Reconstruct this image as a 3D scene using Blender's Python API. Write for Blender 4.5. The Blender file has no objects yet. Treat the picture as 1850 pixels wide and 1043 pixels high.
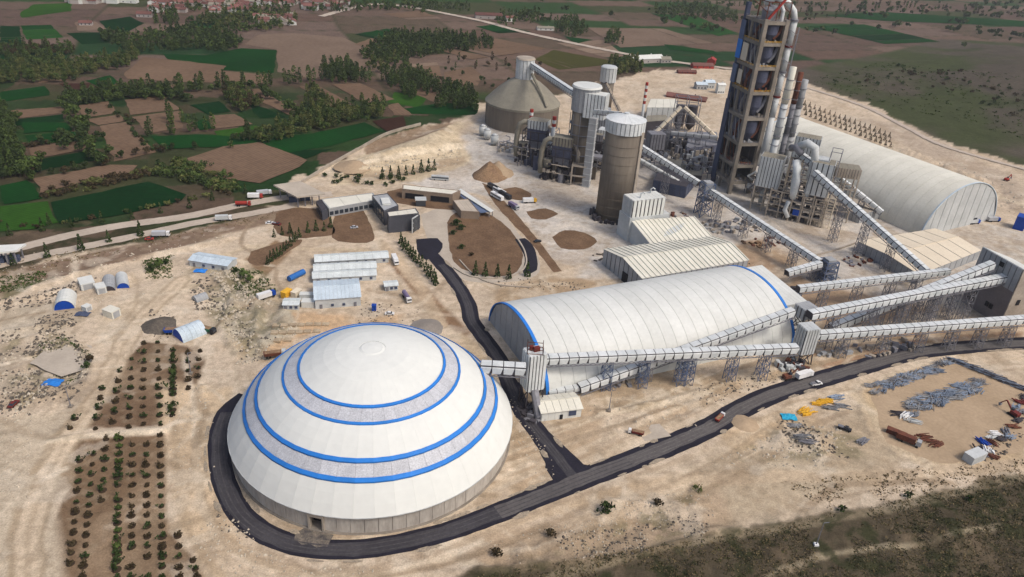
import bpy, math, random
import numpy as np
from math import sin, cos, pi, radians, sqrt, atan2, hypot
from mathutils import Vector, Matrix
rnd = random.Random(7)
S = bpy.context.scene
COL = S.collection

# ------------------------------------------------------------------ camera
CAM_H, FPX, PITCH, ROLL = 181.0, 1336.0, radians(28.7), radians(4.03)
_c, _s, _cr, _sr = cos(PITCH), sin(PITCH), cos(ROLL), sin(ROLL)
def at(px, py, z=0.0):
    """where the sight line through a point of the 1850-wide survey photograph meets height z"""
    a, b = px - 925, py - 521
    u, w = (_cr*a + _sr*b)/FPX, (-_sr*a + _cr*b)/FPX
    dx, dy, dz = u, _c - w*_s, -_s - w*_c
    t = (z - CAM_H)/dz
    return Vector((dx*t, dy*t, z))
cam = bpy.data.cameras.new('camera')
co = bpy.data.objects.new('camera', cam); COL.objects.link(co)
R0, D0, F0 = Vector((1, 0, 0)), Vector((0, -_s, -_c)), Vector((0, _c, -_s))
RX = R0*_cr - D0*_sr; DY = R0*_sr + D0*_cr
m = Matrix((RX, -DY, -F0)).transposed().to_4x4(); m.translation = (0, 0, CAM_H)
co.matrix_world = m
cam.sensor_width = 36; cam.lens = 36*FPX/1850; cam.clip_start = 1; cam.clip_end = 30000
S.camera = co

# ------------------------------------------------------------------ sky, sun, exposure
SUN_DIR = Vector((0.72, -0.42, 1.05)).normalized()
w = bpy.data.worlds.new('World'); S.world = w; w.use_nodes = True
nt = w.node_tree; bg = nt.nodes['Background']
sky = nt.nodes.new('ShaderNodeTexSky'); sky.sky_type = 'NISHITA'; sky.sun_disc = False
sky.sun_elevation = math.asin(SUN_DIR.z); sky.sun_rotation = atan2(SUN_DIR.x, SUN_DIR.y)
sky.air_density = 1.0; sky.dust_density = 5.0; sky.ozone_density = 0.6
nt.links.new(sky.outputs[0], bg.inputs[0]); bg.inputs[1].default_value = 0.135
sl = bpy.data.lights.new('sun', 'SUN'); sl.energy = 1.4; sl.angle = radians(12); sl.color = (1, .955, .885)
so = bpy.data.objects.new('sun', sl); COL.objects.link(so)
so.rotation_euler = SUN_DIR.to_track_quat('Z', 'Y').to_euler(); so.location = (300, -200, 600)
S.view_settings.view_transform = 'Standard'; S.view_settings.look = 'None'
S.view_settings.gamma = 1; S.view_settings.use_curve_mapping = False
S.view_settings.exposure = 0.2
S.cycles.max_bounces = 4; S.cycles.diffuse_bounces = 3; S.cycles.glossy_bounces = 2

# ------------------------------------------------------------------ haze: the air over the plain
def haze():
    me = bpy.data.meshes.new('haze'); X0, X1, Y0, Y1, Z0, Z1 = -9500, 9500, -400, 9300, -3, 190
    v = [(x,y,z) for z in (Z0,Z1) for x,y in ((X0,Y0),(X1,Y0),(X1,Y1),(X0,Y1))]
    me.from_pydata(v, [], [(3,2,1,0),(4,5,6,7),(0,1,5,4),(1,2,6,5),(2,3,7,6),(3,0,4,7)]); me.update()
    M = bpy.data.materials.new('air'); M.use_nodes = True; t = M.node_tree; t.nodes.clear(); o = t.nodes.new('ShaderNodeOutputMaterial'); p = t.nodes.new('ShaderNodeVolumePrincipled')
    p.inputs['Color'].default_value = (.86,.88,.92,1); p.inputs['Density'].default_value = .00007; p.inputs['Anisotropy'].default_value = .2; t.links.new(p.outputs[0], o.inputs['Volume'])
    me.materials.append(M); o = bpy.data.objects.new('haze', me); COL.objects.link(o); o['kind'] = 'stuff'; o['label'] = 'thin pale haze over the whole valley'; o['category'] = 'haze'
S.cycles.volume_bounces = 0

# ------------------------------------------------------------------ materials
MATS = {}
def mat(name, c, c2=None, rough=.85, scale=.15, fine=2.0, var=.12, metal=0, bump=0, stretch=None, spec=.12, trans=0, orand=.035):
    """procedural: slow blotches between c and c2 plus fine grain; world coordinates"""
    if name in MATS: return MATS[name]
    M = bpy.data.materials.new(name); M.use_nodes = True; n = M.node_tree.nodes; L = M.node_tree.links
    b = n['Principled BSDF']; b.inputs['Roughness'].default_value = rough; b.inputs['Metallic'].default_value = metal
    b.inputs['Specular IOR Level'].default_value = spec
    if trans: b.inputs['Transmission Weight'].default_value = trans
    g = n.new('ShaderNodeNewGeometry'); mp = n.new('ShaderNodeMapping')
    if stretch: mp.inputs['Scale'].default_value = stretch
    L.new(g.outputs['Position'], mp.inputs['Vector'])
    n1 = n.new('ShaderNodeTexNoise'); n1.inputs['Scale'].default_value = scale; n1.inputs['Detail'].default_value = 5
    n1.inputs['Roughness'].default_value = .65
    n2 = n.new('ShaderNodeTexNoise'); n2.inputs['Scale'].default_value = fine; n2.inputs['Detail'].default_value = 3
    L.new(mp.outputs[0], n1.inputs['Vector']); L.new(mp.outputs[0], n2.inputs['Vector'])
    r = n.new('ShaderNodeValToRGB'); r.color_ramp.elements[0].position = .36; r.color_ramp.elements[1].position = .66
    c2 = c2 or tuple(x*.82 for x in c)
    r.color_ramp.elements[0].color = (*c2, 1); r.color_ramp.elements[1].color = (*c, 1)
    L.new(n1.outputs[0], r.inputs[0])
    mr = n.new('ShaderNodeMapRange'); mr.inputs[1].default_value = .3; mr.inputs[2].default_value = .7
    mr.inputs[3].default_value = 1-var; mr.inputs[4].default_value = 1+var
    L.new(n2.outputs[0], mr.inputs[0])
    mx = n.new('ShaderNodeVectorMath'); mx.operation = 'SCALE'
    oi = n.new('ShaderNodeObjectInfo'); m2 = n.new('ShaderNodeMapRange'); m2.inputs[3].default_value = 1-orand; m2.inputs[4].default_value = 1+orand
    mu = n.new('ShaderNodeMath'); mu.operation = 'MULTIPLY'; L.new(oi.outputs['Random'], m2.inputs[0]); L.new(m2.outputs[0], mu.inputs[0]); L.new(mr.outputs[0], mu.inputs[1])
    L.new(r.outputs[0], mx.inputs[0]); L.new(mu.outputs[0], mx.inputs['Scale']); L.new(mx.outputs[0], b.inputs['Base Color'])
    if bump:
        bp = n.new('ShaderNodeBump'); bp.inputs['Strength'].default_value = bump; bp.inputs['Distance'].default_value = .3
        L.new(n2.outputs[0], bp.inputs['Height']); L.new(bp.outputs[0], b.inputs['Normal'])
    MATS[name] = M; return M
WHITE = mat('white_sheet', (.64, .65, .62), (.56, .57, .54), rough=.45, scale=.06, fine=.6, var=.04)
DOMEW = mat('dome_sheet', (.66, .672, .64), (.62, .632, .605), rough=.55, scale=.03, fine=.4, var=.025, orand=.012)
CREAM = mat('cream_sheet', (.67, .65, .565), (.59, .57, .49), rough=.6, scale=.08, fine=1, var=.05)
BEIGER = mat('beige_roof', (.68, .60, .47), (.62, .54, .42), rough=.7, scale=.05, fine=.8, var=.04)
GALV = mat('galvanised_white', (.66, .68, .68), (.50, .53, .53), rough=.4, scale=.15, fine=1, var=.06)
GREYC = mat('grey_cladding', (.36, .37, .38), (.28, .29, .30), rough=.5, scale=.1, fine=1, var=.06)
LGREY = mat('light_grey_cladding', (.52, .54, .54), (.42, .44, .44), rough=.5, scale=.1, fine=1, var=.06)
BLUE = mat('blue_trim', (.03, .20, .62), (.025, .17, .52), rough=.5, scale=.1, fine=1, var=.06)
DKBLUE = mat('dark_blue_sheet', (.070, .088, .145), (.050, .062, .105), rough=.5, var=.1)
ROYAL = mat('royal_blue', (.01, .06, .35), rough=.5)
SKYL = mat('skylight_sheet', (.50, .51, .54), (.42, .43, .46), rough=.35, scale=.3, fine=2.5, var=.2, orand=.07)
CONC = mat('concrete', (.25, .22, .185), (.17, .15, .125), rough=.9, scale=.12, fine=1.5, var=.1)
PCONC = mat('pale_concrete', (.40, .35, .29), (.29, .25, .205), rough=.9, scale=.12, fine=1.5, var=.1)
SILOC = mat('silo_concrete', (.185, .158, .126), (.135, .115, .094), rough=.9, scale=.1, fine=.8, var=.08, stretch=(1, 1, .12))
OLDC = mat('weathered_roof', (.26, .24, .19), (.20, .185, .15), rough=.9, scale=.06, fine=.6, var=.07)
DARK = mat('dark_interior', (.02, .02, .024), rough=.8)
DKSTEEL = mat('dark_steel', (.065, .06, .07), (.045, .04, .045), rough=.6)
STEEL = mat('grey_steel', (.22, .22, .24), (.15, .15, .17), rough=.5, fine=1)
BLSTEEL = mat('blue_grey_steel', (.12, .16, .26), (.08, .11, .18), rough=.5)
CYCL = mat('cyclone_steel', (.10, .11, .16), (.06, .065, .10), rough=.45, scale=.3)
RUST = mat('rusty_steel', (.16, .06, .035), (.10, .04, .03), rough=.9, scale=.5)
RED = mat('red_paint', (.34, .04, .03), rough=.5)
MAROON = mat('maroon_paint', (.16, .03, .025), rough=.5)
YEL = mat('yellow_paint', (.75, .42, .04), rough=.6)
CYAN = mat('cyan_tarp', (.03, .35, .55), rough=.6)
ASPH = mat('asphalt', (.060, .057, .064), (.040, .038, .044), rough=.9, scale=.08, fine=.9, var=.14)
ASPHD = mat('fresh_asphalt', (.022, .021, .032), (.016, .015, .022), rough=.85, scale=.15, fine=1.2, var=.2)
ASPHL = mat('worn_asphalt', (.120, .111, .108), (.085, .078, .078), rough=.9, scale=.08, fine=.9, var=.14)
PALE = mat('pale_gravel_road', (.46, .39, .32), (.38, .32, .26), rough=.95, scale=.06, fine=.6, var=.08)
PAVE = mat('pale_paving', (.46, .40, .33), (.38, .33, .27), rough=.9, scale=.1, fine=1, var=.06)
BROWN = mat('brown_soil', (.175, .110, .066), (.115, .070, .042), rough=1, scale=.09, fine=.9, var=.2, bump=.3)
SANDM = mat('sand_pad', (.40, .30, .20), (.33, .245, .16), rough=1, scale=.06, fine=.8, var=.1, bump=.3)
GLASS = mat('dark_glass', (.03, .04, .055), rough=.12, var=.1, spec=.6)
TYRE = mat('black_rubber', (.02, .02, .02))
TRUNK = mat('bark', (.07, .05, .035), rough=1)
TIMBER = mat('timber', (.45, .36, .25), (.32, .25, .17), rough=.9, fine=3, var=.25)
ROOFT = mat('red_roof_tiles', (.19, .085, .072), (.12, .058, .05), rough=.9, scale=.02, orand=.3)
WALLV = mat('pale_render_wall', (.42, .38, .36), (.3, .27, .25), rough=.9, scale=.02)
BARR = mat('barrack_roof', (.60, .64, .64), (.50, .54, .54), rough=.6, scale=.2)
LBLUE = mat('pale_blue_roof', (.52, .60, .66), (.44, .52, .58), rough=.6, scale=.2)
ROCK = mat('pale_rock', (.50, .44, .35), (.36, .31, .24), rough=1, scale=.8, var=.2)
DROCK = mat('dark_rubble', (.13, .11, .09), (.08, .07, .06), rough=1, scale=.8, var=.2)
DIRTP = mat('heap_soil', (.26, .17, .10), (.19, .12, .075), rough=1, fine=1.2, var=.25, bump=.4)

# ------------------------------------------------------------------ geometry helpers
class G:
    def __init__(s): s.v = []; s.f = []
    def add(s, vs, fs):
        k = len(s.v); s.v += [tuple(v) for v in vs]; s.f += [tuple(i+k for i in f) for f in fs]; return s
    def hexa(s, b, t):      # two quads (bottom, top), same winding
        return s.add(list(b)+list(t), [(3,2,1,0),(4,5,6,7),(0,1,5,4),(1,2,6,5),(2,3,7,6),(3,0,4,7)])
    def box(s, x, y, z, lx, ly, lz, a=0):   # centre x,y; base z
        c, n = cos(a), sin(a)
        q = [(x+dx*c-dy*n, y+dx*n+dy*c) for dx, dy in ((-lx/2,-ly/2),(lx/2,-ly/2),(lx/2,ly/2),(-lx/2,ly/2))]
        return s.hexa([(p[0],p[1],z) for p in q], [(p[0],p[1],z+lz) for p in q])
    def prism(s, poly, z0, z1):
        n = len(poly)
        return s.add([(p[0],p[1],z0) for p in poly]+[(p[0],p[1],z1) for p in poly],
            [tuple(range(n-1,-1,-1)), tuple(range(n,2*n))]+[(i,(i+1)%n,(i+1)%n+n,i+n) for i in range(n)])
    def cone(s, x, y, z0, r0, z1, r1, n=20, caps=True):
        vs = [(x+r0*cos(2*pi*i/n), y+r0*sin(2*pi*i/n), z0) for i in range(n)]+[(x+r1*cos(2*pi*i/n), y+r1*sin(2*pi*i/n), z1) for i in range(n)]
        fs = [(i,(i+1)%n,(i+1)%n+n,i+n) for i in range(n)]
        if caps: fs += [tuple(range(n-1,-1,-1)), tuple(range(n,2*n))]
        return s.add(vs, fs)
    def tube(s, pts, r, n=8):   # round pipe along a path
        pts = [Vector(p) for p in pts]; rs = r if isinstance(r, (list, tuple)) else [r]*len(pts); vs = []; fs = []
        for i, p in enumerate(pts):
            d = (pts[min(i+1,len(pts)-1)]-pts[max(i-1,0)]).normalized()
            u = d.cross(Vector((.13,.31,.94))).normalized(); v = d.cross(u)
            vs += [p+(u*cos(2*pi*k/n)+v*sin(2*pi*k/n))*rs[i] for k in range(n)]
        for i in range(len(pts)-1):
            fs += [(i*n+k, i*n+(k+1)%n, (i+1)*n+(k+1)%n, (i+1)*n+k) for k in range(n)]
        fs += [tuple(range(n-1,-1,-1)), tuple((len(pts)-1)*n+k for k in range(n))]
        return s.add(vs, fs)
    def bar(s, a, b, t):        # square bar between two points
        a, b = Vector(a), Vector(b); d = (b-a).normalized()
        u = d.cross(Vector((0,0,1))); u = u.normalized() if u.length > .1 else Vector((1,0,0)); v = d.cross(u); h = t/2
        q = [(-h,-h),(h,-h),(h,h),(-h,h)]
        return s.hexa([a+u*x+v*y for x,y in q], [b+u*x+v*y for x,y in q])
    def slab(s, q, t):          # quad of 3D corners thickened upward along its normal
        q = [Vector(p) for p in q]; n = (q[2]-q[0]).cross(q[3]-q[1]).normalized()
        if n.z < -.02: q = q[::-1]; n = -n
        return s.hexa(q, [p+n*t for p in q])
    def mesh(s, name, off=(0,0,0), smooth=False):
        me = bpy.data.meshes.new(name); o = Vector(off)
        me.from_pydata([tuple(Vector(v)-o) for v in s.v], [], s.f); me.update()
        if smooth: me.polygons.foreach_set('use_smooth', [True]*len(me.polygons))
        return me
def link(name, data, parent=None, loc=None, rot=None):
    o = bpy.data.objects.new(name, data); COL.objects.link(o)
    if parent: o.parent = parent
    if loc is not None: o.location = loc
    if rot is not None: o.rotation_euler = rot
    return o
def thing(name, label, cat, loc, group=None):
    o = link(name, None, loc=loc); o['label'] = label; o['category'] = cat
    o.empty_display_size = 1
    if group: o['group'] = group
    return o
def part(name, g, m, root, parent=None, label=None, smooth=False, stuff=False):
    """a mesh built in world coordinates, hung on its thing (or on a part of it)"""
    me = g.mesh(name, root.location, smooth); me.materials.append(m)
    o = link(name, me, parent or root)
    if label: o['label'] = label
    if stuff: o['kind'] = 'stuff'
    return o
def solo(name, g, m, label, cat, loc, group=None, smooth=False):
    me = g.mesh(name, loc, smooth); me.materials.append(m)
    o = link(name, me, loc=loc); o['label'] = label; o['category'] = cat
    if group: o['group'] = group
    return o
def struct(name, me, m, loc=(0,0,0)):
    me.materials.append(m); o = link(name, me, loc=loc); o['kind'] = 'structure'; return o
ONES = 'first second third fourth fifth sixth seventh eighth ninth tenth eleventh twelfth thirteenth fourteenth fifteenth sixteenth seventeenth eighteenth nineteenth twentieth'.split()
def nth(k):
    k += 1
    return ONES[k-1] if k <= 20 else '%d%s' % (k, {1:'st',2:'nd',3:'rd'}.get(k % 10, 'th') if k % 100 not in (11,12,13) else 'th')
def imx(v): return v[0]/(v[1]*_c+(CAM_H)*_s)
def lerp(a, b, t): return Vector(a)*(1-t)+Vector(b)*t
def bil(q, u, v): return lerp(lerp(q[0], q[1], u), lerp(q[3], q[2], u), v)
def panels(name, q, n, m, root, gap=.12, t=.12, parent=None, rib=0, ribm=None):
    """split quad q into n separate panels along edge q0-q1"""
    for i in range(n):
        a, b = (i+gap/2)/n, (i+1-gap/2)/n
        g = G(); c = [bil(q,a,0), bil(q,b,0), bil(q,b,1), bil(q,a,1)]
        g.slab(c, t)
        if rib:
            k = (b-a)*.22
            nrm = (c[2]-c[0]).cross(c[3]-c[1]).normalized(); nrm = nrm if nrm.z > 0 else -nrm
            g.slab([p+nrm*t*.9 for p in (bil(q,b-k,0), bil(q,b,0), bil(q,b,1), bil(q,b-k,1))], rib)
        part(name, g, m, root, parent)
def wallpanels(name, a, b, z0, z1, n, m, root, gap=.1, t=.15, ztop=None, parent=None):
    """vertical panels from ground point a to b standing proud to the right of a->b"""
    a, b = Vector((a[0],a[1],0)), Vector((b[0],b[1],0)); d = (b-a).normalized(); nr = Vector((d.y,-d.x,0))*t
    for i in range(n):
        p, q = lerp(a,b,(i+gap/2)/n), lerp(a,b,(i+1-gap/2)/n)
        h0 = ztop((i+gap/2)/n) if ztop else z1; h1 = ztop((i+1-gap/2)/n) if ztop else z1
        if min(h0,h1) < z0+.2: h0 = max(h0,z0+.25); h1 = max(h1,z0+.25)
        up = lambda v, z: Vector((v.x, v.y, z))
        g = G().add([up(p,z0),up(q,z0),up(q,h1),up(p,h0),up(p,z0)+nr,up(q,z0)+nr,up(q,h1)+nr,up(p,h0)+nr],
                    [(0,1,2,3),(7,6,5,4),(0,4,5,1),(1,5,6,2),(2,6,7,3),(3,7,4,0)])
        part(name, g, m, root, parent)

# ------------------------------------------------------------------ ground
def xy(pts): return [tuple(at(*p)[:2]) for p in pts]
def P(s): v = list(map(float, s.replace(',', ' ').split())); return list(zip(v[::2], v[1::2]))
def sd_poly(X, Y, poly):
    """signed distance to a polygon, positive inside"""
    d = np.full(X.shape, 1e9); ins = np.zeros(X.shape, bool); n = len(poly)
    for i in range(n):
        x0, y0 = poly[i]; x1, y1 = poly[(i+1) % n]; ex, ey = x1-x0, y1-y0
        t = np.clip(((X-x0)*ex+(Y-y0)*ey)/(ex*ex+ey*ey+1e-9), 0, 1)
        d = np.minimum(d, (X-x0-ex*t)**2+(Y-y0-ey*t)**2)
        if y1 != y0:
            c = ((y0 > Y) != (y1 > Y)) & (X < ex*(Y-y0)/(y1-y0)+x0); ins ^= c
    d = np.sqrt(d); return np.where(ins, d, -d)
def sd_line(X, Y, pts):
    d = np.full(X.shape, 1e9)
    for (x0, y0), (x1, y1) in zip(pts[:-1], pts[1:]):
        ex, ey = x1-x0, y1-y0
        t = np.clip(((X-x0)*ex+(Y-y0)*ey)/(ex*ex+ey*ey+1e-9), 0, 1)
        d = np.minimum(d, (X-x0-ex*t)**2+(Y-y0-ey*t)**2)
    return np.sqrt(d)
_r = np.random.RandomState(3)
_T = _r.rand(256, 256)
def smooth_line(pts, step=3):
    pts = [Vector((p[0], p[1], 0)) for p in pts]; out = []
    for i in range(len(pts)-1):
        p0, p1, p2, p3 = pts[max(i-1,0)], pts[i], pts[i+1], pts[min(i+2,len(pts)-1)]
        k = max(1, int((p2-p1).length/step))
        for j in range(k):
            t = j/k; out.append(.5*((2*p1)+(p2-p0)*t+(2*p0-5*p1+4*p2-p3)*t*t+(3*p1-p0-3*p2+p3)*t**3))
    out.append(pts[-1]); return out
def near_line(X, Y, pts, pad=6):
    xs = [p[0] for p in pts]; ys = [p[1] for p in pts]; m = (X > min(xs)-pad) & (X < max(xs)+pad) & (Y > min(ys)-pad) & (Y < max(ys)+pad)
    return m, sd_line(X[m], Y[m], pts)
def vnoise(X, Y, sc):
    x, y = X/sc, Y/sc; xi, yi = np.floor(x).astype(int), np.floor(y).astype(int); fx, fy = x-xi, y-yi
    fx, fy = fx*fx*(3-2*fx), fy*fy*(3-2*fy); T = lambda a, b: _T[a % 256, b % 256]
    return (T(xi,yi)*(1-fx)+T(xi+1,yi)*fx)*(1-fy)+(T(xi,yi+1)*(1-fx)+T(xi+1,yi+1)*fx)*fy
def fbm(X, Y, sc, o=4):
    s = 0; a = 1; t = 0
    for i in range(o): s = s+a*vnoise(X+17.3*i, Y-9.1*i, sc); t += a; a *= .55; sc *= .47
    return s/t
def sst(x): x = np.clip(x, 0, 1); return x*x*(3-2*x)

MAIN = P('445,715 410,745 397,790 400,850 425,915 470,958 535,985 620,993 700,985 800,962 900,926 1000,886 1070,858 1150,828 1220,800 1290,768 1340,738 1400,711 1480,686 1560,662 1640,640 1720,629 1850,620 2050,612')
BRANCH = P('1040,868 1000,815 960,765 935,725 905,655 872,607 852,578 845,548 822,508 797,478 772,452')
LROAD1 = P('-160,505 60,441 200,410 330,392 430,371 505,358 600,350')
LROAD2 = P('-160,520 60,464 150,446 250,425 350,403 440,388 530,371')
FARR = P('580,30 690,8 850,34 960,62 1120,96 1200,110 1330,126')
HILLT = P('1450,156 1560,192 1640,232 1705,264 1850,306 2000,345')
FLATS = [P('1295,820 1740,640 1850,640 1850,830 1700,830'), ]
SITE = P('-300,560 0,492 120,462 250,438 400,400 520,372 545,325 610,290 690,250 775,222 830,212 860,190 1000,172 1090,150 1180,128 1330,122 1455,150 1560,185 1650,228 1720,262 1860,300 2300,400 2300,760 1850,852 1740,880 1640,905 1500,925 1340,948 1250,975 1150,1000 860,1032 700,1100 300,1400 -400,1400')
SOFT = [ # polygon, colour, edge softness (m), noise warp (m)
 (SITE, (.535,.435,.325), 2.5, 14),
 (P('860,215 1000,250 1160,190 1330,190 1480,330 1850,420 1850,560 1700,600 1550,520 1440,520 1350,450 1200,520 1050,500 980,420 900,370 800,330 700,330 830,300'), (.49,.45,.40), 8, 12),
 (P('700,320 900,300 960,350 1090,420 1120,500 1000,470 960,400 880,340 800,350'), (.54,.495,.44), 5, 4),
 (P('1130,155 1330,140 1330,230 1240,260 1150,230'), (.50,.41,.31), 8, 8),
 (P('1490,205 1640,225 1850,330 1850,400 1780,330 1600,250'), (.42,.34,.26), 8, 10),
 (P('590,300 700,262 830,222 850,290 760,330 600,335'), (.56,.46,.32), 5, 6),
 (P('0,492 250,440 400,402 520,375 520,395 400,425 250,468 120,500 0,535'), (.20,.14,.10), 4, 4),
 (P('0,520 100,500 40,530 0,545'), (.10,.10,.05), 3, 4),
 (P('0,620 110,600 170,650 150,740 60,720 0,720'), (.40,.33,.25), 5, 10),
 (P('380,480 520,520 540,600 500,660 430,640 380,560'), (.40,.34,.24), 6, 10),
 (P('490,560 640,570 720,570 700,600 560,600 480,650'), (.52,.36,.22), 5, 6),
 (P('118,775 175,700 262,618 340,625 375,650 352,720 300,765 240,772'), (.165,.108,.068), 1.2, 3),
 (P('98,800 300,780 306,960 345,1000 370,1043 300,1100 80,1100 95,950 130,870'), (.180,.120,.074), 1.2, 2.5),
 (P('90,795 140,788 135,880 85,900 60,960 50,930'), (.28,.21,.14), 2, 3),
 (P('655,262 760,228 815,222 800,245 720,268 660,280'), (.27,.19,.125), 2, 3),
 (P('620,318 760,300 840,280 845,292 740,318 640,335'), (.40,.31,.21), 3, 3),
 (P('440,470 500,430 530,455 480,500'), (.26,.17,.10), 2, 2),
 (P('290,690 420,700 400,900 440,1000 330,960 300,820'), (.56,.43,.29), 4, 6),
 (P('0,760 130,740 90,900 120,1043 0,1100 -80,900'), (.47,.39,.29), 5, 8),
 (P('930,700 1100,740 1060,850 1010,800'), (.46,.35,.24), 4, 5),
 (P('1060,700 1250,680 1400,655 1420,680 1250,740 1100,745'), (.40,.31,.21), 4, 6),
 (P('385,500 430,480 520,560 545,600 480,640 420,600'), (.44,.39,.30), 3, 8),
 (P('180,560 330,500 350,520 240,600 170,640'), (.56,.46,.34), 4, 6),
 (P('0,560 100,540 170,570 100,600 0,610'), (.42,.35,.26), 3, 6),
 (P('700,470 770,520 850,600 830,620 740,520'), (.24,.15,.09), 3, 3),
 (P('900,520 1000,500 1100,510 900,560'), (.38,.28,.18), 4, 6),
 (P('1180,500 1380,420 1480,520 1700,560 1500,600 1440,540 1300,500'), (.34,.24,.16), 8, 12),
 (P('930,770 1010,860 1000,880 920,900 925,830'), (.50,.375,.25), 3, 4),
 (P('1290,700 1500,655 1700,625 1850,612 1850,600 1600,615 1420,650 1250,700'), (.47,.35,.235), 4, 4),
 (P('1090,880 1500,800 1560,830 1300,850 1100,905'), (.54,.42,.29), 4, 6),
 (P('740,590 830,600 900,640 880,660 800,620'), (.50,.39,.265), 3, 4),
 (P('1460,640 1700,590 1850,600 1850,615 1700,622 1500,670'), (.34,.22,.14), 5, 8),
 (P('1560,690 1720,650 1850,710 1850,830 1700,840 1560,790'), (.50,.38,.24), 5, 4),
 (P('1290,830 1560,740 1640,830 1500,900 1250,960 1150,940'), (.42,.34,.24), 8, 14),
 (P('860,960 1150,930 1300,880 1330,950 1150,1000 860,1030'), (.42,.32,.22), 6, 10),
 (P('1300,780 1450,730 1480,760 1330,820'), (.50,.38,.25), 4, 5),
 (P('990,970 1300,950 1330,940 1150,1005 870,1035'), (.30,.23,.16), 3, 6),
]
TRACKS = [(P('50,1043 50,960 85,860 130,780 190,700 225,620 260,570 330,505'), 4.6, (.36,.28,.19)),
 (P('50,1043 50,960 85,860 130,780 190,700 225,620 260,570 330,505'), 3.2, (.60,.485,.355)),
 (P('50,1043 50,960 85,860 130,780 190,700 225,620 260,570 330,505'), .5, (.42,.33,.23)),
 (P('20,1043 15,980 40,890 90,800 150,735'), .9, (.36,.28,.19)),
 (P('310,700 318,800 322,900 350,980 400,1043'), 1.2, (.38,.29,.19)),
 (P('330,640 350,720 352,800 360,900 390,970 450,1015 540,1035'), 1.0, (.66,.57,.45)),
 (P('1530,700 1570,740 1600,790 1650,830 1700,850'), 2.0, (.56,.45,.31)),
 (P('380,470 450,445 560,450 660,452 720,475'), 2.2, (.58,.47,.33)),
 (P('660,410 700,450 760,520 800,590 830,620'), 3.0, (.54,.42,.29)),
 (P('440,470 470,510 500,540'), 1.6, (.56,.46,.33)),
 (P('1000,1043 1200,985 1400,955 1600,920 1850,860'), 1.8, (.22,.18,.12)),
 (P('1100,905 1250,870 1400,860 1600,860 1850,840'), 3.0, (.50,.39,.27)),
 (P('860,960 1000,920 1150,880'), 2.5, (.55,.42,.28)),
 (P('1480,215 1560,238 1660,300 1850,370'), 4.0, (.55,.46,.34)),
 (P('1380,1043 1500,1000 1640,985 1800,950'), 1.0, (.30,.25,.17)),
 (P('92,797 180,787 300,777'), 1.6, (.66,.56,.42)),
 (P('880,1032 1000,1022 1150,1001 1290,966'), 1.0, (.14,.11,.07)),
 (P('1085,748 1200,728 1400,672'), 1.6, (.34,.27,.18)),
 (P('940,700 960,740 1010,800'), 1.4, (.28,.21,.14)),
 (P('1180,520 1300,500 1420,520'), 2.5, (.30,.20,.13)),
 (P('620,312 700,296 800,276 836,264'), 2.2, (.70,.60,.45)),
]
RIDGES = [(P('0,545 60,540 120,520 170,505'),1.2,1.6),(P('10,600 80,590 130,585'),1.4,1.5),(P('0,625 60,610 110,600'),1.2,1.4),(P('50,640 110,615 160,640 150,690'),1.3,1.3),(P('30,715 90,720 140,700'),1.2,1.4),(P('385,500 420,540 400,590 430,640'),1.8,2.0),
 (P('440,520 470,560 460,610 500,640'),1.6,1.8),(P('365,700 385,800 388,900 415,965 470,1005 540,1022'),1.0,1.3),(P('90,797 180,787 300,777'),.9,1.1),(P('870,1030 1000,1020 1150,1000 1290,965'),1.1,1.3),(P('1100,905 1180,915 1250,950 1330,960'),1.2,1.4),
 (P('700,1020 800,1035 870,1030'),.8,1.2),(P('1080,745 1200,725 1400,670'),1.0,1.4),(P('1150,760 1230,735 1300,715'),.8,1.2),(P('940,880 1010,900 1100,880'),.7,1.2),(P('1395,745 1440,790 1500,830 1540,840'),1.2,1.5),(P('1560,700 1555,740 1580,790 1620,820'),.6,1.0),
 (P('180,480 250,465 330,450 420,430'),1.6,2.2),(P('60,520 140,495 230,475'),1.4,2.0),(P('620,300 700,290 800,272 835,262'),2.2,2.5),(P('600,318 700,305 810,290'),1.6,2.2),(P('1500,235 1600,262 1700,300 1800,345'),2.5,3),(P('1480,250 1560,280 1650,320'),2.0,2.6)]
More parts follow.
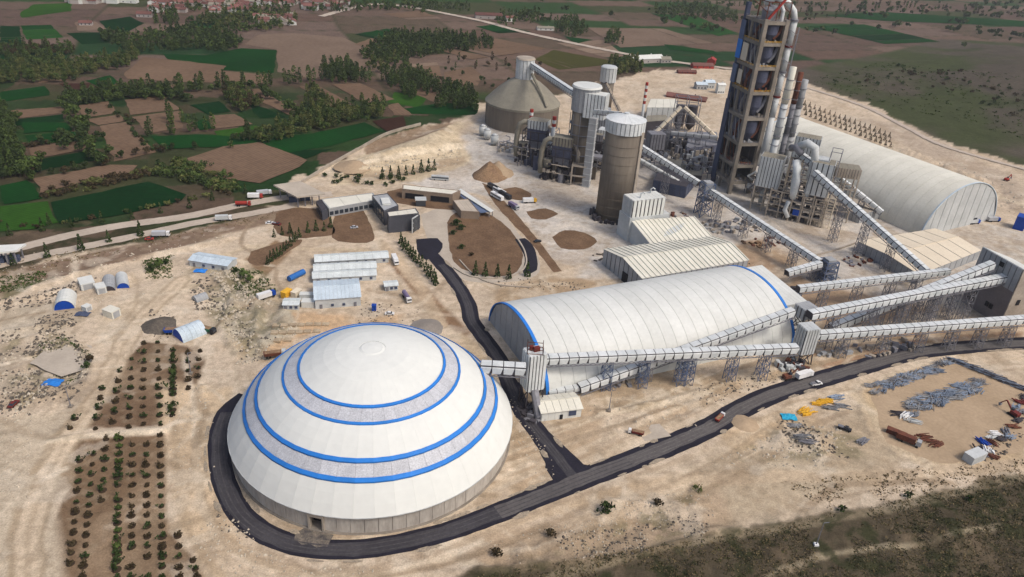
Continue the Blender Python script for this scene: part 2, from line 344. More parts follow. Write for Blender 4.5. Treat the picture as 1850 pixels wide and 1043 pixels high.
def ground():
    ys = [55.0]
    while ys[-1] < 9000: ys.append(ys[-1]+(max(.75, ys[-1]*.0042) if ys[-1] < 520 else ys[-1]*.0085))
    ys = np.array(ys); n = 780; t = np.linspace(-1, 1, n)
    Y = np.repeat(ys[:,None], n, 1); X = t[None,:]*(150+.95*ys[:,None])
    # base farmland: irregular parcels
    U, V = X*.93+Y*.36+40*fbm(X,Y,300,2), -X*.36+Y*.93+40*fbm(Y,X,300,2)
    iu = np.floor(U/150).astype(int); V2 = V+_T[iu % 256, 7]*90
    iv = np.floor(V2/62).astype(int); h = _T[(iu*7+iv*13) % 256, (iv*5+iu*3) % 256]
    pal = np.array([(.135,.092,.070),(.118,.078,.060),(.150,.106,.082),(.105,.078,.056),(.030,.062,.022),(.125,.088,.068),(.055,.062,.030),(.14,.10,.08),(.020,.050,.020),(.11,.075,.06)])
    C = pal[(h*10).astype(int) % 10]
    edge = np.minimum(np.abs(V2/62-np.round(V2/62))*62, np.abs(U/150-np.round(U/150))*150)
    k = (sst(1-edge/4)*.7)[...,None]; C = C*(1-k)+np.array((.045,.05,.025))*k
    # the valley floor with trees: darker green-brown
    ju, jv = np.floor(U/58).astype(int), np.floor((V+_T[np.floor(U/58).astype(int) % 256, 31]*40)/27).astype(int); hh = _T[(ju*11+jv*3) % 256, (jv*7+ju) % 256]
    bp_ = np.array([(.030,.050,.020),(.040,.048,.022),(.075,.060,.038),(.018,.042,.014),(.052,.055,.026),(.100,.070,.050),(.028,.056,.018),(.060,.052,.030)]); base = bp_[(hh*8).astype(int) % 8]*(.8+.4*fbm(X,Y,9,3))[...,None]; gy = sst((760+.1*X-Y)/120+.5*fbm(X,Y,60))
    left = sst((120-X)/100)*gy
    C = C*(1-left[...,None])+base*left[...,None]
    # right hill: rough grazing
    hill = sd_poly(X, Y, xy(P('1455,150 1560,190 1650,235 1720,265 1850,305 2400,440 2600,120 1850,78 1700,70 1600,95 1440,125')))
    hc = np.array((.088,.074,.058)); g2 = fbm(X,Y,130,4)[...,None]
    hc = hc*(1-sst((g2-.45)*5))+np.array((.056,.066,.030))*sst((g2-.45)*5)
    hm = sst(hill/12+.5)[...,None]; C = C*(1-hm)+hc*hm
    # near right corner: scrub
    scr = sst((380-Y)/60)[...,None]; C = C*(1-scr)+np.array((.082,.066,.044))*scr; WN = np.clip(Y/520,.28,1)
    nz = [fbm(X+91*k, Y+13*k, 22, 4)-.5 for k in range(3)]; n7 = fbm(X,Y,7,3)-.5
    for i, (poly, c, soft, warp) in enumerate(SOFT):
        d = sd_poly(X, Y, xy(poly))+((nz[i % 3]*2*warp)+n7*warp*.5)*WN
        m = sst(d/soft+.5)[...,None]; C = C*(1-m)+np.array(c)*m
    for pts, wd, c in TRACKS:
        d = sd_line(X, Y, xy(pts))+n7*2
        m = sst((wd-d)/1.6+.5)[...,None]*.8; C = C*(1-m)+np.array(c)*m
    # wheel tracks worn across the bare ground, not through the planting or the scrub
    keep = sst(sd_poly(X,Y,xy(SITE))/3)
    for p_ in ('118,775 175,700 262,618 340,625 375,650 352,720 300,765 240,772', '98,800 300,780 306,960 345,1000 370,1043 300,1100 80,1100 95,950 130,870'): keep = keep*sst(1-sd_poly(X,Y,xy(P(p_)))/2)
    rr = random.Random(11)
    for k in range(150):
        p = at(rr.uniform(0,1800), rr.uniform(440,1020)); x, y = p.x, p.y; a = rr.uniform(0,6.28) if k % 3 else .35; pts = [(x,y)]
        for j in range(rr.randint(4,9)): a += rr.gauss(0,.28); x += 11*cos(a); y += 11*sin(a); pts.append((x,y))
        L_ = [tuple(v)[:2] for v in smooth_line(pts, 4)]; mm, d = near_line(X, Y, L_); wv = rr.uniform(.6,1.7); op = rr.uniform(.3,.75)
        c = np.array(rr.choice(((.68,.58,.45),(.34,.26,.17),(.64,.54,.41),(.28,.21,.14)))); q_ = (sst((wv-d)/1.2+.5)*op*keep[mm])[...,None]; C[mm] = C[mm]*(1-q_)+c*q_
    ML = smooth_line(xy(MAIN), 5)
    for k in range(46):
        off = rr.choice((7.5,9,11,13,16,20,25,31,38,-8,-10,-13,-17,-22)); i0 = rr.randint(0, len(ML)-20); i1 = min(len(ML)-1, i0+rr.randint(10,40)); L_ = []
        for i in range(i0, i1, 2):
            d_ = (ML[min(i+1,len(ML)-1)]-ML[max(i-1,0)]).normalized(); o_ = off+2.2*sin(i*.16+k); L_.append((ML[i].x-d_.y*o_, ML[i].y+d_.x*o_))
        if len(L_) < 3: continue
        mm, d = near_line(X, Y, L_); wv = rr.uniform(.5,1.5); op = rr.uniform(.35,.75); c = np.array(rr.choice(((.62,.52,.39),(.33,.25,.165),(.58,.47,.34),(.40,.30,.20),(.27,.20,.13))))
        d = d+(fbm(X[mm]+k*9,Y[mm],5,2)-.5)*1.6; q_ = (sst((wv-d)/1.0+.5)*op*keep[mm])[...,None]; C[mm] = C[mm]*(1-q_)+c*q_
    # scrub clumps and stains
    site = sst(sd_poly(X, Y, xy(SITE))/10+.5)
    st = fbm(X+300,Y,9,5); st2 = fbm(X,Y+500,60,3)
    k = (sst((st-.52)*8)*sst((st2-.40)*6)*.38*site)[...,None]; C = C*(1-k)+np.array((.30,.225,.145))*k
    k = (sst((fbm(X+77,Y+11,34,5)-.50)*6)*.38*site)[...,None]; C = C*(1-k)+np.array((.36,.27,.18))*k
    k = (sst((fbm(X-77,Y+411,4,4)-.58)*8)*.4*site)[...,None]; C = C*(1-k)+np.array((.30,.235,.16))*k
    k = (sst((fbm(Y,X,13,4)-.60)*9)*.35*site)[...,None]; C = C*(1-k)+np.array((.64,.56,.45))*k
    for p in [P('1440,760 1560,790 1560,830 1300,830'), P('0,610 130,600 160,660 30,740'), P('330,480 480,480 520,600 420,640'), P('1150,925 1295,880 1295,960 1000,1000')]:
        m = sst(sd_poly(X,Y,xy(p))/6+.5)*sst((fbm(X,Y,5,4)-.5)*10)*.6; m = m[...,None]; C = C*(1-m)+np.array((.17,.15,.085))*m
    # near scrub mottling
    ns = (1-site)*sst((420-Y)/60); k = (ns*sst((fbm(X+50,Y+20,6,5)-.5)*9)*.75)[...,None]; C = C*(1-k)+np.array((.030,.036,.016))*k
    k = (ns*sst((fbm(X+150,Y+20,11,4)-.62)*9)*.5)[...,None]; C = C*(1-k)+np.array((.16,.12,.08))*k
    lum = np.where((sst(sd_poly(X, Y, xy(SITE))/10+.5) > .5)[...,None], .95, .92); C = np.clip(C,0,1)*lum
    # relief
    Z = np.zeros(X.shape)
    A = np.zeros(X.shape)
    for poly, a in ((P('0,600 120,590 180,640 160,760 0,760'), 1.6), (P('370,470 440,470 530,520 545,590 500,650 420,660 370,560'), 2.2),
        (P('860,985 1150,900 1280,850 1295,960 1150,1010 860,1040'), 2.2), (P('1380,740 1540,770 1560,820 1320,830'), 1.8), (P('1400,960 1850,870 2200,900 2200,1400 900,1400 860,1060'), 1.6),
        (P('40,500 300,450 420,430 300,520 100,560'), 1.0), (P('1480,215 1700,290 1850,350 1850,400 1650,290'), 3.5), (P('1060,740 1400,690 1250,780 1100,830'), .8)):
        A = np.maximum(A, a*sst(sd_poly(X,Y,xy(poly))/10))
    rel = (fbm(X,Y,14,5)-.5)*2; Z += A*rel*1.6
    # the cut bank left of the plant and the grazing hill beyond it
    b = sd_poly(X,Y,xy(P('615,300 700,262 800,225 830,222 838,275 760,300 640,322'))); Z += 6.0*sst(b/22)*(1+.25*rel)
    Z += sst((hill-20)/260)*26+sst((hill-10)/60)*(fbm(X,Y,90,3)-.4)*10
    Z += sst((Y-2300)/2500)*60*fbm(X,Y,900,3)
    for q_, hh, ww in RIDGES:
        m_, d = near_line(X, Y, [tuple(v)[:2] for v in smooth_line(xy(q_), 4)], 12); nzz = (fbm(X[m_]+5, Y[m_]+9, 8, 3)); d = np.abs(d+(nzz-.5)*5); e = np.exp(-(d/ww)**2); Z[m_] += hh*e*(.3+1.4*nzz)
    # keep roads flat
    rd = np.minimum.reduce([sd_line(X,Y,xy(q)) for q in (MAIN,BRANCH)]); Z *= sst((rd-6)/8)
    Z = np.where(np.abs(Z) < .004, 0, Z)
    me = bpy.data.meshes.new('ground'); nr = len(ys)
    V3 = np.stack([X,Y,Z],-1).reshape(-1,3); me.vertices.add(len(V3)); me.vertices.foreach_set('co', V3.ravel())
    idx = np.arange(nr*n).reshape(nr,n); q = np.stack([idx[:-1,:-1],idx[:-1,1:],idx[1:,1:],idx[1:,:-1]],-1).reshape(-1,4)
    me.loops.add(q.size); me.loops.foreach_set('vertex_index', q.ravel()); me.polygons.add(len(q))
    me.polygons.foreach_set('loop_start', np.arange(len(q))*4); me.polygons.foreach_set('loop_total', np.full(len(q),4)); me.polygons.foreach_set('use_smooth', np.ones(len(q),bool))
    at_ = me.color_attributes.new('soil', 'FLOAT_COLOR', 'POINT'); at_.data.foreach_set('color', np.concatenate([C.reshape(-1,3),np.ones((len(V3),1))],1).ravel())
    me.update(); me.validate()
    M = bpy.data.materials.new('land'); M.use_nodes = True; nn = M.node_tree.nodes; L = M.node_tree.links; b = nn['Principled BSDF']
    b.inputs['Roughness'].default_value = 1; b.inputs['Specular IOR Level'].default_value = 0
    a = nn.new('ShaderNodeVertexColor'); a.layer_name = 'soil'; g = nn.new('ShaderNodeNewGeometry')
    last = a.outputs[0]; hs = []
    for sc, lo, hi, det in ((.055,.86,1.13,4),(.35,.82,1.17,5),(1.9,.76,1.22,4)):
        t1 = nn.new('ShaderNodeTexNoise'); t1.inputs['Scale'].default_value = sc; t1.inputs['Detail'].default_value = det; t1.inputs['Roughness'].default_value = .7
        L.new(g.outputs['Position'], t1.inputs['Vector']); r = nn.new('ShaderNodeMapRange'); r.inputs[1].default_value = .33; r.inputs[2].default_value = .67
        r.inputs[3].default_value = lo; r.inputs[4].default_value = hi; L.new(t1.outputs[0], r.inputs[0])
        v = nn.new('ShaderNodeVectorMath'); v.operation = 'SCALE'; L.new(last, v.inputs[0]); L.new(r.outputs[0], v.inputs['Scale']); last = v.outputs[0]; hs.append(t1)
    L.new(last, b.inputs['Base Color'])
    bp = nn.new('ShaderNodeBump'); bp.inputs['Strength'].default_value = .6; bp.inputs['Distance'].default_value = .6; L.new(hs[1].outputs[0], bp.inputs['Height']); L.new(bp.outputs[0], b.inputs['Normal'])
    struct('ground', me, M)
    return ys, n, Z
GYS, GN, GZ = ground()
haze()
def hz(x, y):
    """ground height"""
    j = int(np.searchsorted(GYS, y))-1; j = max(0, min(len(GYS)-2, j)); hw = 150+.95*y
    i = int(round((x/hw+1)/2*(GN-1))); i = max(0, min(GN-1, i)); return float(max(GZ[j,i], GZ[j+1,i]))
def gp(px, py):
    p = at(px, py)
    for _ in range(3): p = at(px, py, hz(p.x, p.y))
    return p
def ribbon(name, px, w, z, m, kerb=None, jag=0):
    L = smooth_line(xy(px)); me = bpy.data.meshes.new(name); vs = []; fs = []
    for i, p in enumerate(L):
        d = (L[min(i+1,len(L)-1)]-L[max(i-1,0)]).normalized(); n = Vector((-d.y, d.x, 0))
        ww = w(i/(len(L)-1)) if callable(w) else w
        a = ww/2+rnd.uniform(-jag,jag); b = ww/2+rnd.uniform(-jag,jag)
        if z < .2: zz = z
        else: zz = z+max(hz(*(p+n*a)[:2]), hz(*(p-n*b)[:2]))
        vs += [tuple(p+n*a+Vector((0,0,zz))), tuple(p-n*b+Vector((0,0,zz)))]
    fs = [(2*i, 2*i+1, 2*i+3, 2*i+2) for i in range(len(L)-1)]
    me.from_pydata(vs, [], fs); me.update(); return struct(name, me, m)
ribbon('road', MAIN, lambda t: 7.6+2.6*sst((t-.2)*4), .030, ASPHD, jag=.18)
ribbon('road', BRANCH, lambda t: 15-7*sst(t*7), .045, ASPHD, jag=.18)
ribbon('road_surface', MAIN[1:12], 5.2, .060, ASPH, jag=.3)
ribbon('road_surface', MAIN[10:], 5.6, .075, ASPHL, jag=.3)
ribbon('road_surface', BRANCH[:-1], 3.8, .066, ASPH, jag=.25)
ribbon('gravel_road', LROAD1, 8.5, .06, PALE, jag=.3)
ribbon('gravel_road', LROAD2, 7.5, .09, PALE, jag=.3)
ribbon('gravel_road', FARR, 11, .8, PALE, jag=1.0)
ribbon('gravel_road', HILLT, 6, .5, PALE, jag=.6)
def sheet(name, px, z, m, warp=.5, step=4, smooth=True):
    pts = xy(px)
    if smooth: L = smooth_line(pts+[pts[0]], step)[:-1]
    else:
        L = []
        for i in range(len(pts)):
            a, b = Vector((*pts[i],0)), Vector((*pts[(i+1)%len(pts)],0)); k = max(1,int((b-a).length/step)); L += [a.lerp(b, j/k) for j in range(k)]
    me = bpy.data.meshes.new(name)
    me.from_pydata([(p.x+rnd.uniform(-warp,warp), p.y+rnd.uniform(-warp,warp), z) for p in L], [], [tuple(range(len(L)))]); me.update()
    if me.polygons[0].normal.z < 0: me.flip_normals()
    return struct(name, me, m)
DUST = mat('blown_dust', (.36,.30,.22),(.24,.20,.155), rough=1, scale=.5, fine=2, var=.2)
def offset_ribbon(px, off, w, z, m, i0, i1, name):
    L = smooth_line(xy(px)); L = L[int(len(L)*i0):int(len(L)*i1)]; vs = []
    for i, p in enumerate(L):
        d = (L[min(i+1,len(L)-1)]-L[max(i-1,0)]).normalized(); n = Vector((-d.y,d.x,0)); o = off+rnd.uniform(-.08,.08); ww = w*(.6+.8*rnd.random())/2
        vs += [tuple(p+n*(o+ww)+Vector((0,0,z))), tuple(p+n*(o-ww)+Vector((0,0,z)))]
    me = bpy.data.meshes.new(name); me.from_pydata(vs, [], [(2*i,2*i+1,2*i+3,2*i+2) for i in range(len(L)-1)]); me.update(); struct(name, me, m)
WP = mat('wheel_path', (.078,.073,.076),(.050,.047,.050), rough=.8, scale=.3, fine=1.5, var=.2); WP2 = mat('dusty_wheel_path', (.140,.130,.122),(.098,.090,.088), rough=.9, scale=.3, fine=1.5, var=.2)
for k, off in enumerate((-1.7,-.2,1.5)): offset_ribbon(MAIN, off, .45, .086+.003*k, WP, .02, .47, 'wheel_track'); offset_ribbon(MAIN, off, .5, .096+.003*k, WP2, .40, 1, 'wheel_track'); offset_ribbon(BRANCH, off*.7, .4, .106+.003*k, WP, .05, .9, 'wheel_track')
for k in range(70):
    px_ = MAIN if k % 6 else BRANCH; L = smooth_line(xy(px_)); i = rnd.randint(3, len(L)-4); d = (L[i+1]-L[i-1]).normalized(); n = Vector((-d.y,d.x,0)); sd = rnd.choice((-1,1)); c = L[i]+n*sd*(4.6 if k % 6 else 4.0); a, b = rnd.uniform(1.2,5.0), rnd.uniform(.35,1.1)
    me = bpy.data.meshes.new('dust_patch'); me.from_pydata([tuple(c+d*(a*cos(t)*rnd.uniform(.75,1.2))+n*(b*sin(t)*rnd.uniform(.7,1.3))+Vector((0,0,.118+.0006*k))) for t in [2*pi*j/12 for j in range(12)]], [], [tuple(range(12))]); me.update(); struct('dust_patch', me, DUST)
sheet('road', P('990,812 1035,835 1085,846 1060,868 1015,890 1000,868 985,845'), .055, ASPHD, .1)
sheet('dust_patch', P('548,955 585,958 600,968 590,984 560,986 530,978 535,962'), .068, mat('road_dust',(.22,.185,.145),(.07,.065,.065),scale=.3,var=.3), .8, 1.5)
# planted and paved plots around the offices
sheet('paving', P('760,388 800,372 850,352 905,385 940,425 968,455 975,490 950,505 900,510 850,508 810,490 790,455 770,425'), .03, PAVE, .2)
sheet('bare_plot', P('808,402 822,385 865,380 905,400 935,432 944,462 935,490 905,499 860,495 825,478 812,445'), .07, BROWN, .4)
sheet('road', P('930,432 948,430 966,450 970,488 945,493 948,465'), .08, ASPHD, .1)
sheet('road', P('752,432 790,430 800,440 795,455 770,470 755,455'), .055, ASPHD, .1)
sheet('bare_plot', P('500,385 530,375 590,380 600,400 598,425 520,428 495,410'), .05, BROWN, .6)
sheet('bare_plot', P('605,388 650,378 668,405 675,435 625,438 600,428'), .05, BROWN, .6)
sheet('bare_plot', P('452,455 500,440 545,432 530,450 480,478 450,475'), .05, BROWN, .6)
sheet('bare_plot', P('900,345 930,338 960,350 945,362 920,358'), .05, BROWN, .5)
sheet('bare_plot', P('952,382 985,376 1008,386 985,396 960,394'), .05, BROWN, .4)
sheet('bare_plot', P('998,428 1020,416 1055,420 1078,436 1055,450 1015,448'), .05, BROWN, .4)
sheet('bare_plot', P('870,330 885,336 940,395 985,450 1015,490 1000,492 960,440 900,375'), .04, BROWN, .4)
sheet('bare_plot', P('700,345 740,340 800,352 830,360 825,378 760,374 705,362'), .045, BROWN, .5)
sheet('concrete_pad', P('1145,770 1192,765 1212,788 1165,797'), .04, PAVE, .2, smooth=False)
sheet('concrete_pad', P('1570,700 1720,648 1850,706 1850,815 1700,838 1600,800'), .02, SANDM, .6, smooth=False)
sheet('concrete_pad', P('55,655 100,620 165,625 150,668 110,680'), .04, PAVE, .4)
# ------------------------------------------------------------------ fields
def fieldmat(n, c, c2, ang):
    M = mat(n, c, c2, rough=1, scale=.012, fine=.25, var=.12, spec=0)
    t = M.node_tree; w_ = t.nodes.new('ShaderNodeTexWave'); w_.inputs['Scale'].default_value = .12; w_.inputs['Distortion'].default_value = 1.5
    mp = t.nodes.new('ShaderNodeMapping'); mp.inputs['Rotation'].default_value = (0,0,ang); g = t.nodes.new('ShaderNodeNewGeometry')
    t.links.new(g.outputs['Position'], mp.inputs[0]); t.links.new(mp.outputs[0], w_.inputs[0])
    b = t.nodes['Principled BSDF']; src = b.inputs['Base Color'].links[0].from_socket
    r = t.nodes.new('ShaderNodeMapRange'); r.inputs[3].default_value = .88; r.inputs[4].default_value = 1.12; t.links.new(w_.outputs[1], r.inputs[0])
    v = t.nodes.new('ShaderNodeVectorMath'); v.operation = 'SCALE'; t.links.new(src, v.inputs[0]); t.links.new(r.outputs[0], v.inputs['Scale']); t.links.new(v.outputs[0], b.inputs['Base Color']); return M
FM = {'b': fieldmat('ploughed_soil', (.162,.108,.073), (.122,.080,.054), .4), 'c': fieldmat('dry_soil', (.178,.128,.095), (.138,.098,.072), 1.3),
 'd': fieldmat('damp_soil', (.050,.025,.019), (.038,.019,.014), .9), 'g': fieldmat('young_wheat', (.0075,.047,.010), (.006,.033,.008), .4),
 'k': fieldmat('dark_wheat', (.006,.030,.009), (.0045,.022,.007), 1.2), 'l': fieldmat('bright_grass', (.030,.082,.011), (.020,.060,.010), .8),
 'e': fieldmat('harrowed_soil', (.225,.165,.120), (.180,.130,.095), .7), 'h': fieldmat('fresh_wheat', (.020,.075,.014), (.014,.055,.012), .5),
 'o': fieldmat('olive_grass', (.062,.060,.018), (.048,.048,.016), .2)}
FIELDS = '''k 0,47 35,47 42,88 0,90|g 38,46 92,45 115,68 48,72|l 35,24 60,8 130,5 128,20 40,32|c 135,40 170,38 192,52 142,56|k 180,38 235,30 260,42 225,60 190,50
g 295,97 372,100 436,87 499,90 496,132 405,127 302,107|c 440,80 470,62 530,60 620,68 690,100 705,130 640,128 560,142 502,130 500,90|b 222,136 258,103 310,108 410,119 402,128 485,135 480,152 330,148 230,142
b 72,136 110,128 142,132 140,143 70,150|g 155,146 200,136 216,150 180,158|d 108,151 160,150 182,160 130,163|g 0,166 80,156 92,172 0,185|b 15,201 110,193 113,204 20,215|k 20,217 115,207 118,220 30,227
b 142,190 195,183 213,204 152,214|b 152,217 213,208 228,219 180,226|b 180,228 228,221 283,276 207,292|b 226,181 295,173 325,198 235,208|b 237,211 325,201 332,232 268,242|k 345,190 395,184 420,202 376,208
b 376,210 425,206 455,225 386,234|l 386,237 462,227 466,244 396,252|b 437,163 468,161 542,205 530,211 478,188|b 540,156 575,155 641,190 602,198|b 600,153 652,151 712,180 662,189
g 272,247 380,243 470,252 560,242 660,222 692,238 600,264 500,280 440,264 300,270|b 338,287 400,266 470,258 556,290 540,302 470,331 400,322 345,303|k 92,366 268,329 336,352 330,364 200,393 110,404
b 60,323 200,298 246,300 240,312 130,335 76,349|g 0,336 50,326 76,360 10,371|l 0,374 88,365 106,404 60,414 0,420|b 52,268 155,254 170,269 60,288|k 57,291 172,272 200,286 90,306 66,313|g 45,246 160,236 155,252 50,264
g 40,222 120,222 130,236 45,242|d 672,219 730,211 735,234 700,240|l 715,166 772,176 757,195 700,184|b 716,157 765,152 830,180 790,186|g 722,197 800,186 866,188 860,208 742,206|b 802,131 850,120 872,138 862,155 806,148
o 965,107 1000,90 1130,114 1010,126|c 1005,78 1090,72 1130,102 1095,104|b 640,80 690,62 760,98 700,96|b 700,190 720,186 745,208 712,208|k 490,282 540,272 600,270 550,288
g 340,38 400,33 410,52 350,50|c 690,25 760,20 800,34 740,36|g 860,48 900,44 960,58 900,60|c 1060,50 1200,52 1290,78 1120,86|g 1175,24 1260,30 1330,60 1300,66|g 1020,66 1070,72 1040,80
k 640,62 700,52 742,60 700,76|g 1200,80 1290,92 1300,100 1210,90|k 1460,48 1560,44 1700,76 1600,80|g 1480,28 1600,22 1850,38 1850,48 1600,38|b 790,90 860,80 940,96 850,108|b 720,118 790,112 800,138 735,140|c 820,74 900,70 990,88 930,98
g 0,95 60,90 70,110 0,118|k 120,60 180,58 230,75 150,80|b 205,150 250,158 330,152 300,165 230,166|g 350,222 372,212 384,232 360,236|k 440,180 470,192 520,212 470,214'''
k = 0
for line in FIELDS.split('\n'):
    for f in line.split('|'):
        pts = P(f[2:]); W4 = [Vector((*v,0)) for v in xy(pts)]
        if len(pts) == 4 and (W4[1]-W4[0]).length*(W4[2]-W4[1]).length > 2200:
            ax_ = (W4[1]-W4[0]).length+(W4[2]-W4[3]).length > (W4[2]-W4[1]).length+(W4[3]-W4[0]).length; n_s = rnd.choice((2,3,3,4)); cuts = [0]+sorted(rnd.uniform(.15,.85) for _ in range(n_s-1))+[1]
            for a, b in zip(cuts[:-1], cuts[1:]):
                if b-a < .06: continue
                uv = ((a,0),(b-.012,0),(b-.012,1),(a,1)) if ax_ else ((0,a),(1,a),(1,b-.012),(0,b-.012))
                q4 = [Vector((*pts[0],0)).lerp(Vector((*pts[1],0)),u).lerp(Vector((*pts[3],0)).lerp(Vector((*pts[2],0)),u),v) for u, v in uv]
                key = rnd.choice({'b':'bbbce','c':'ccbbe','g':'ggghk','k':'kkgg','l':'llh','o':'ooo','d':'dde'}[f[0]])
                sheet('farm_field', [(v.x,v.y) for v in q4], .12+.013*(k % 40), FM[key], 1.0, 9, smooth=False); k += 1
        else:
            sheet('farm_field', pts, .12+.013*(k % 40), FM[f[0]], 1.0, 9, smooth=False); k += 1
# ------------------------------------------------------------------ the domed store
def arc_poly(cx, cy, r, z, a0, a1, n=3): return [Vector((cx+r*cos(a0+(a1-a0)*i/n), cy+r*sin(a0+(a1-a0)*i/n), z)) for i in range(n+1)]
def dome():
    cx, cy = -47.0, 213.8; R = thing('domed_store', 'huge round white dome with blue rings, nearest building beside the asphalt loop', 'dome', (cx,cy,0))
    NG = 48; da = 2*pi/NG
    def gore(name, r0, z0, r1, z1, m, lift=0, t=.25, gap=.0, mids=(), lab=None):
        prof = [(r0,z0)]+list(mids)+[(r1,z1)]
        g = G(); a0, a1 = -da/2*(1-gap), da/2*(1-gap)
        V = []
        for r, z in prof:
            for a in (a0, a1): V += [(r*cos(a), r*sin(a), z+lift), (r*cos(a), r*sin(a), z+lift-t)]
        F = []
        for i in range(len(prof)-1):
            k = i*4; F += [(k,k+2,k+6,k+4),(k+1,k+5,k+7,k+3),(k,k+4,k+5,k+1),(k+2,k+3,k+7,k+6)]
        k = (len(prof)-1)*4; F += [(0,1,3,2),(k,k+2,k+3,k+1)]
        g.add(V, F); me = g.mesh(name); me.materials.append(m)
        for i in range(NG): link(name, me, R, (0,0,0), (0,0,i*da))
    def sph(n, ra, za, rb, zb, bulge): return [(ra+(rb-ra)*k/n, za+(zb-za)*k/n+bulge*sin(pi*k/n)) for k in range(1,n)]
    gore('roof_panel', 50.6, 7.6, 44.9, 16.3, DOMEW, gap=.003, mids=sph(3,50.6,7.6,44.9,16.3,.35))
    gore('blue_trim', 44.8, 16.6, 43.85, 17.55, BLUE, lift=.25, t=.5)
    gore('skylight_panel', 43.7, 17.5, 40.6, 20.5, SKYL, gap=.012)
    gore('blue_trim', 40.5, 20.8, 39.55, 21.6, BLUE, lift=.25, t=.5)
    gore('roof_panel', 39.4, 21.5, 31.0, 27.7, DOMEW, gap=.003, mids=sph(3,39.4,21.5,31,27.7,.35))
    gore('blue_trim', 30.95, 27.8, 30.2, 28.25, BLUE, lift=.22, t=.5)
    gore('skylight_panel', 30.1, 28.2, 25.7, 30.3, SKYL, gap=.012)
    gore('blue_trim', 25.6, 30.5, 24.8, 30.85, BLUE, lift=.22, t=.5)
    gore('roof_panel', 24.7, 30.7, 4.6, 36.5, DOMEW, gap=.003, mids=sph(5,24.7,30.7,4.6,36.5,1.3))
    part('roof_cap', G().cone(cx,cy,36.2,5.0,36.7,3.6,24).cone(cx,cy,36.65,3.7,36.9,1.2,24), DOMEW, R)
    # joints read as thin dark lines, so a dark liner lies underneath
    L = G()
    for (r0,z0,r1,z1) in ((49.9,7.2,44.2,15.9),(44.2,15.9,39,21),(39,21,30,27.6),(30,27.6,24.8,30.2),(24.8,30.2,3.5,34.6)): L.cone(cx,cy,z0,r0,z1,r1,48,False)
    part('roof_liner', L, LGREY, R)
    # concrete ring wall of cast panels, one bay left open as a doorway
    ad = atan2(at(572,950).y-cy, at(572,950).x-cx); NW = 72; dw = 2*pi/NW; rw = 49.3
    k0 = round(ad/dw)
    wm = G().box(rw,0,0,.5,rw*dw*.975,7.5).mesh('wall_panel'); wm.materials.append(mat('ring_wall_concrete', (.45,.415,.37), (.34,.31,.275), rough=.9, scale=.3, fine=1.5, var=.1, stretch=(1,1,.25), orand=.05))
    for i in range(NW):
        if (i-k0) % NW: link('wall_panel', wm, R, (0,0,0), (0,0,i*dw))
    a = k0*dw; T = lambda r, s: (cx+r*cos(a)-s*sin(a), cy+r*sin(a)+s*cos(a))
    g = G()
    for sg in (-1,1): x, y = T(rw+.1, sg*2.35); g.box(x,y,0,1.6,.6,5.6,a)
    x, y = T(rw+.1,0); g.box(x,y,5.6,1.6,5.3,1.6,a); part('door_frame', g, PCONC, R)
    x, y = T(rw-3,0); part('door_recess', G().box(x,y,0,.3,6,7,a), DARK, R)
    g = G()
    for sg in (-1,1): x, y = T(rw-1.5, sg*2.7); g.box(x,y,0,3,.3,6,a)
    part('door_jamb', g, CONC, R)
    part('foundation', G().cone(cx,cy,-.5,50.6,.35,50.2,72), CONC, R)
    g = G()     # eave gutter
    for i in range(72):
        a0, a1 = i*dw, (i+1)*dw
        g.hexa([(cx+r*cos(q),cy+r*sin(q),7.3) for r,q in ((49.8,a0),(50.7,a0),(50.7,a1),(49.8,a1))],[(cx+r*cos(q),cy+r*sin(q),7.55) for r,q in ((49.8,a0),(50.7,a0),(50.7,a1),(49.8,a1))])
    part('eave', g, LGREY, R)
dome()
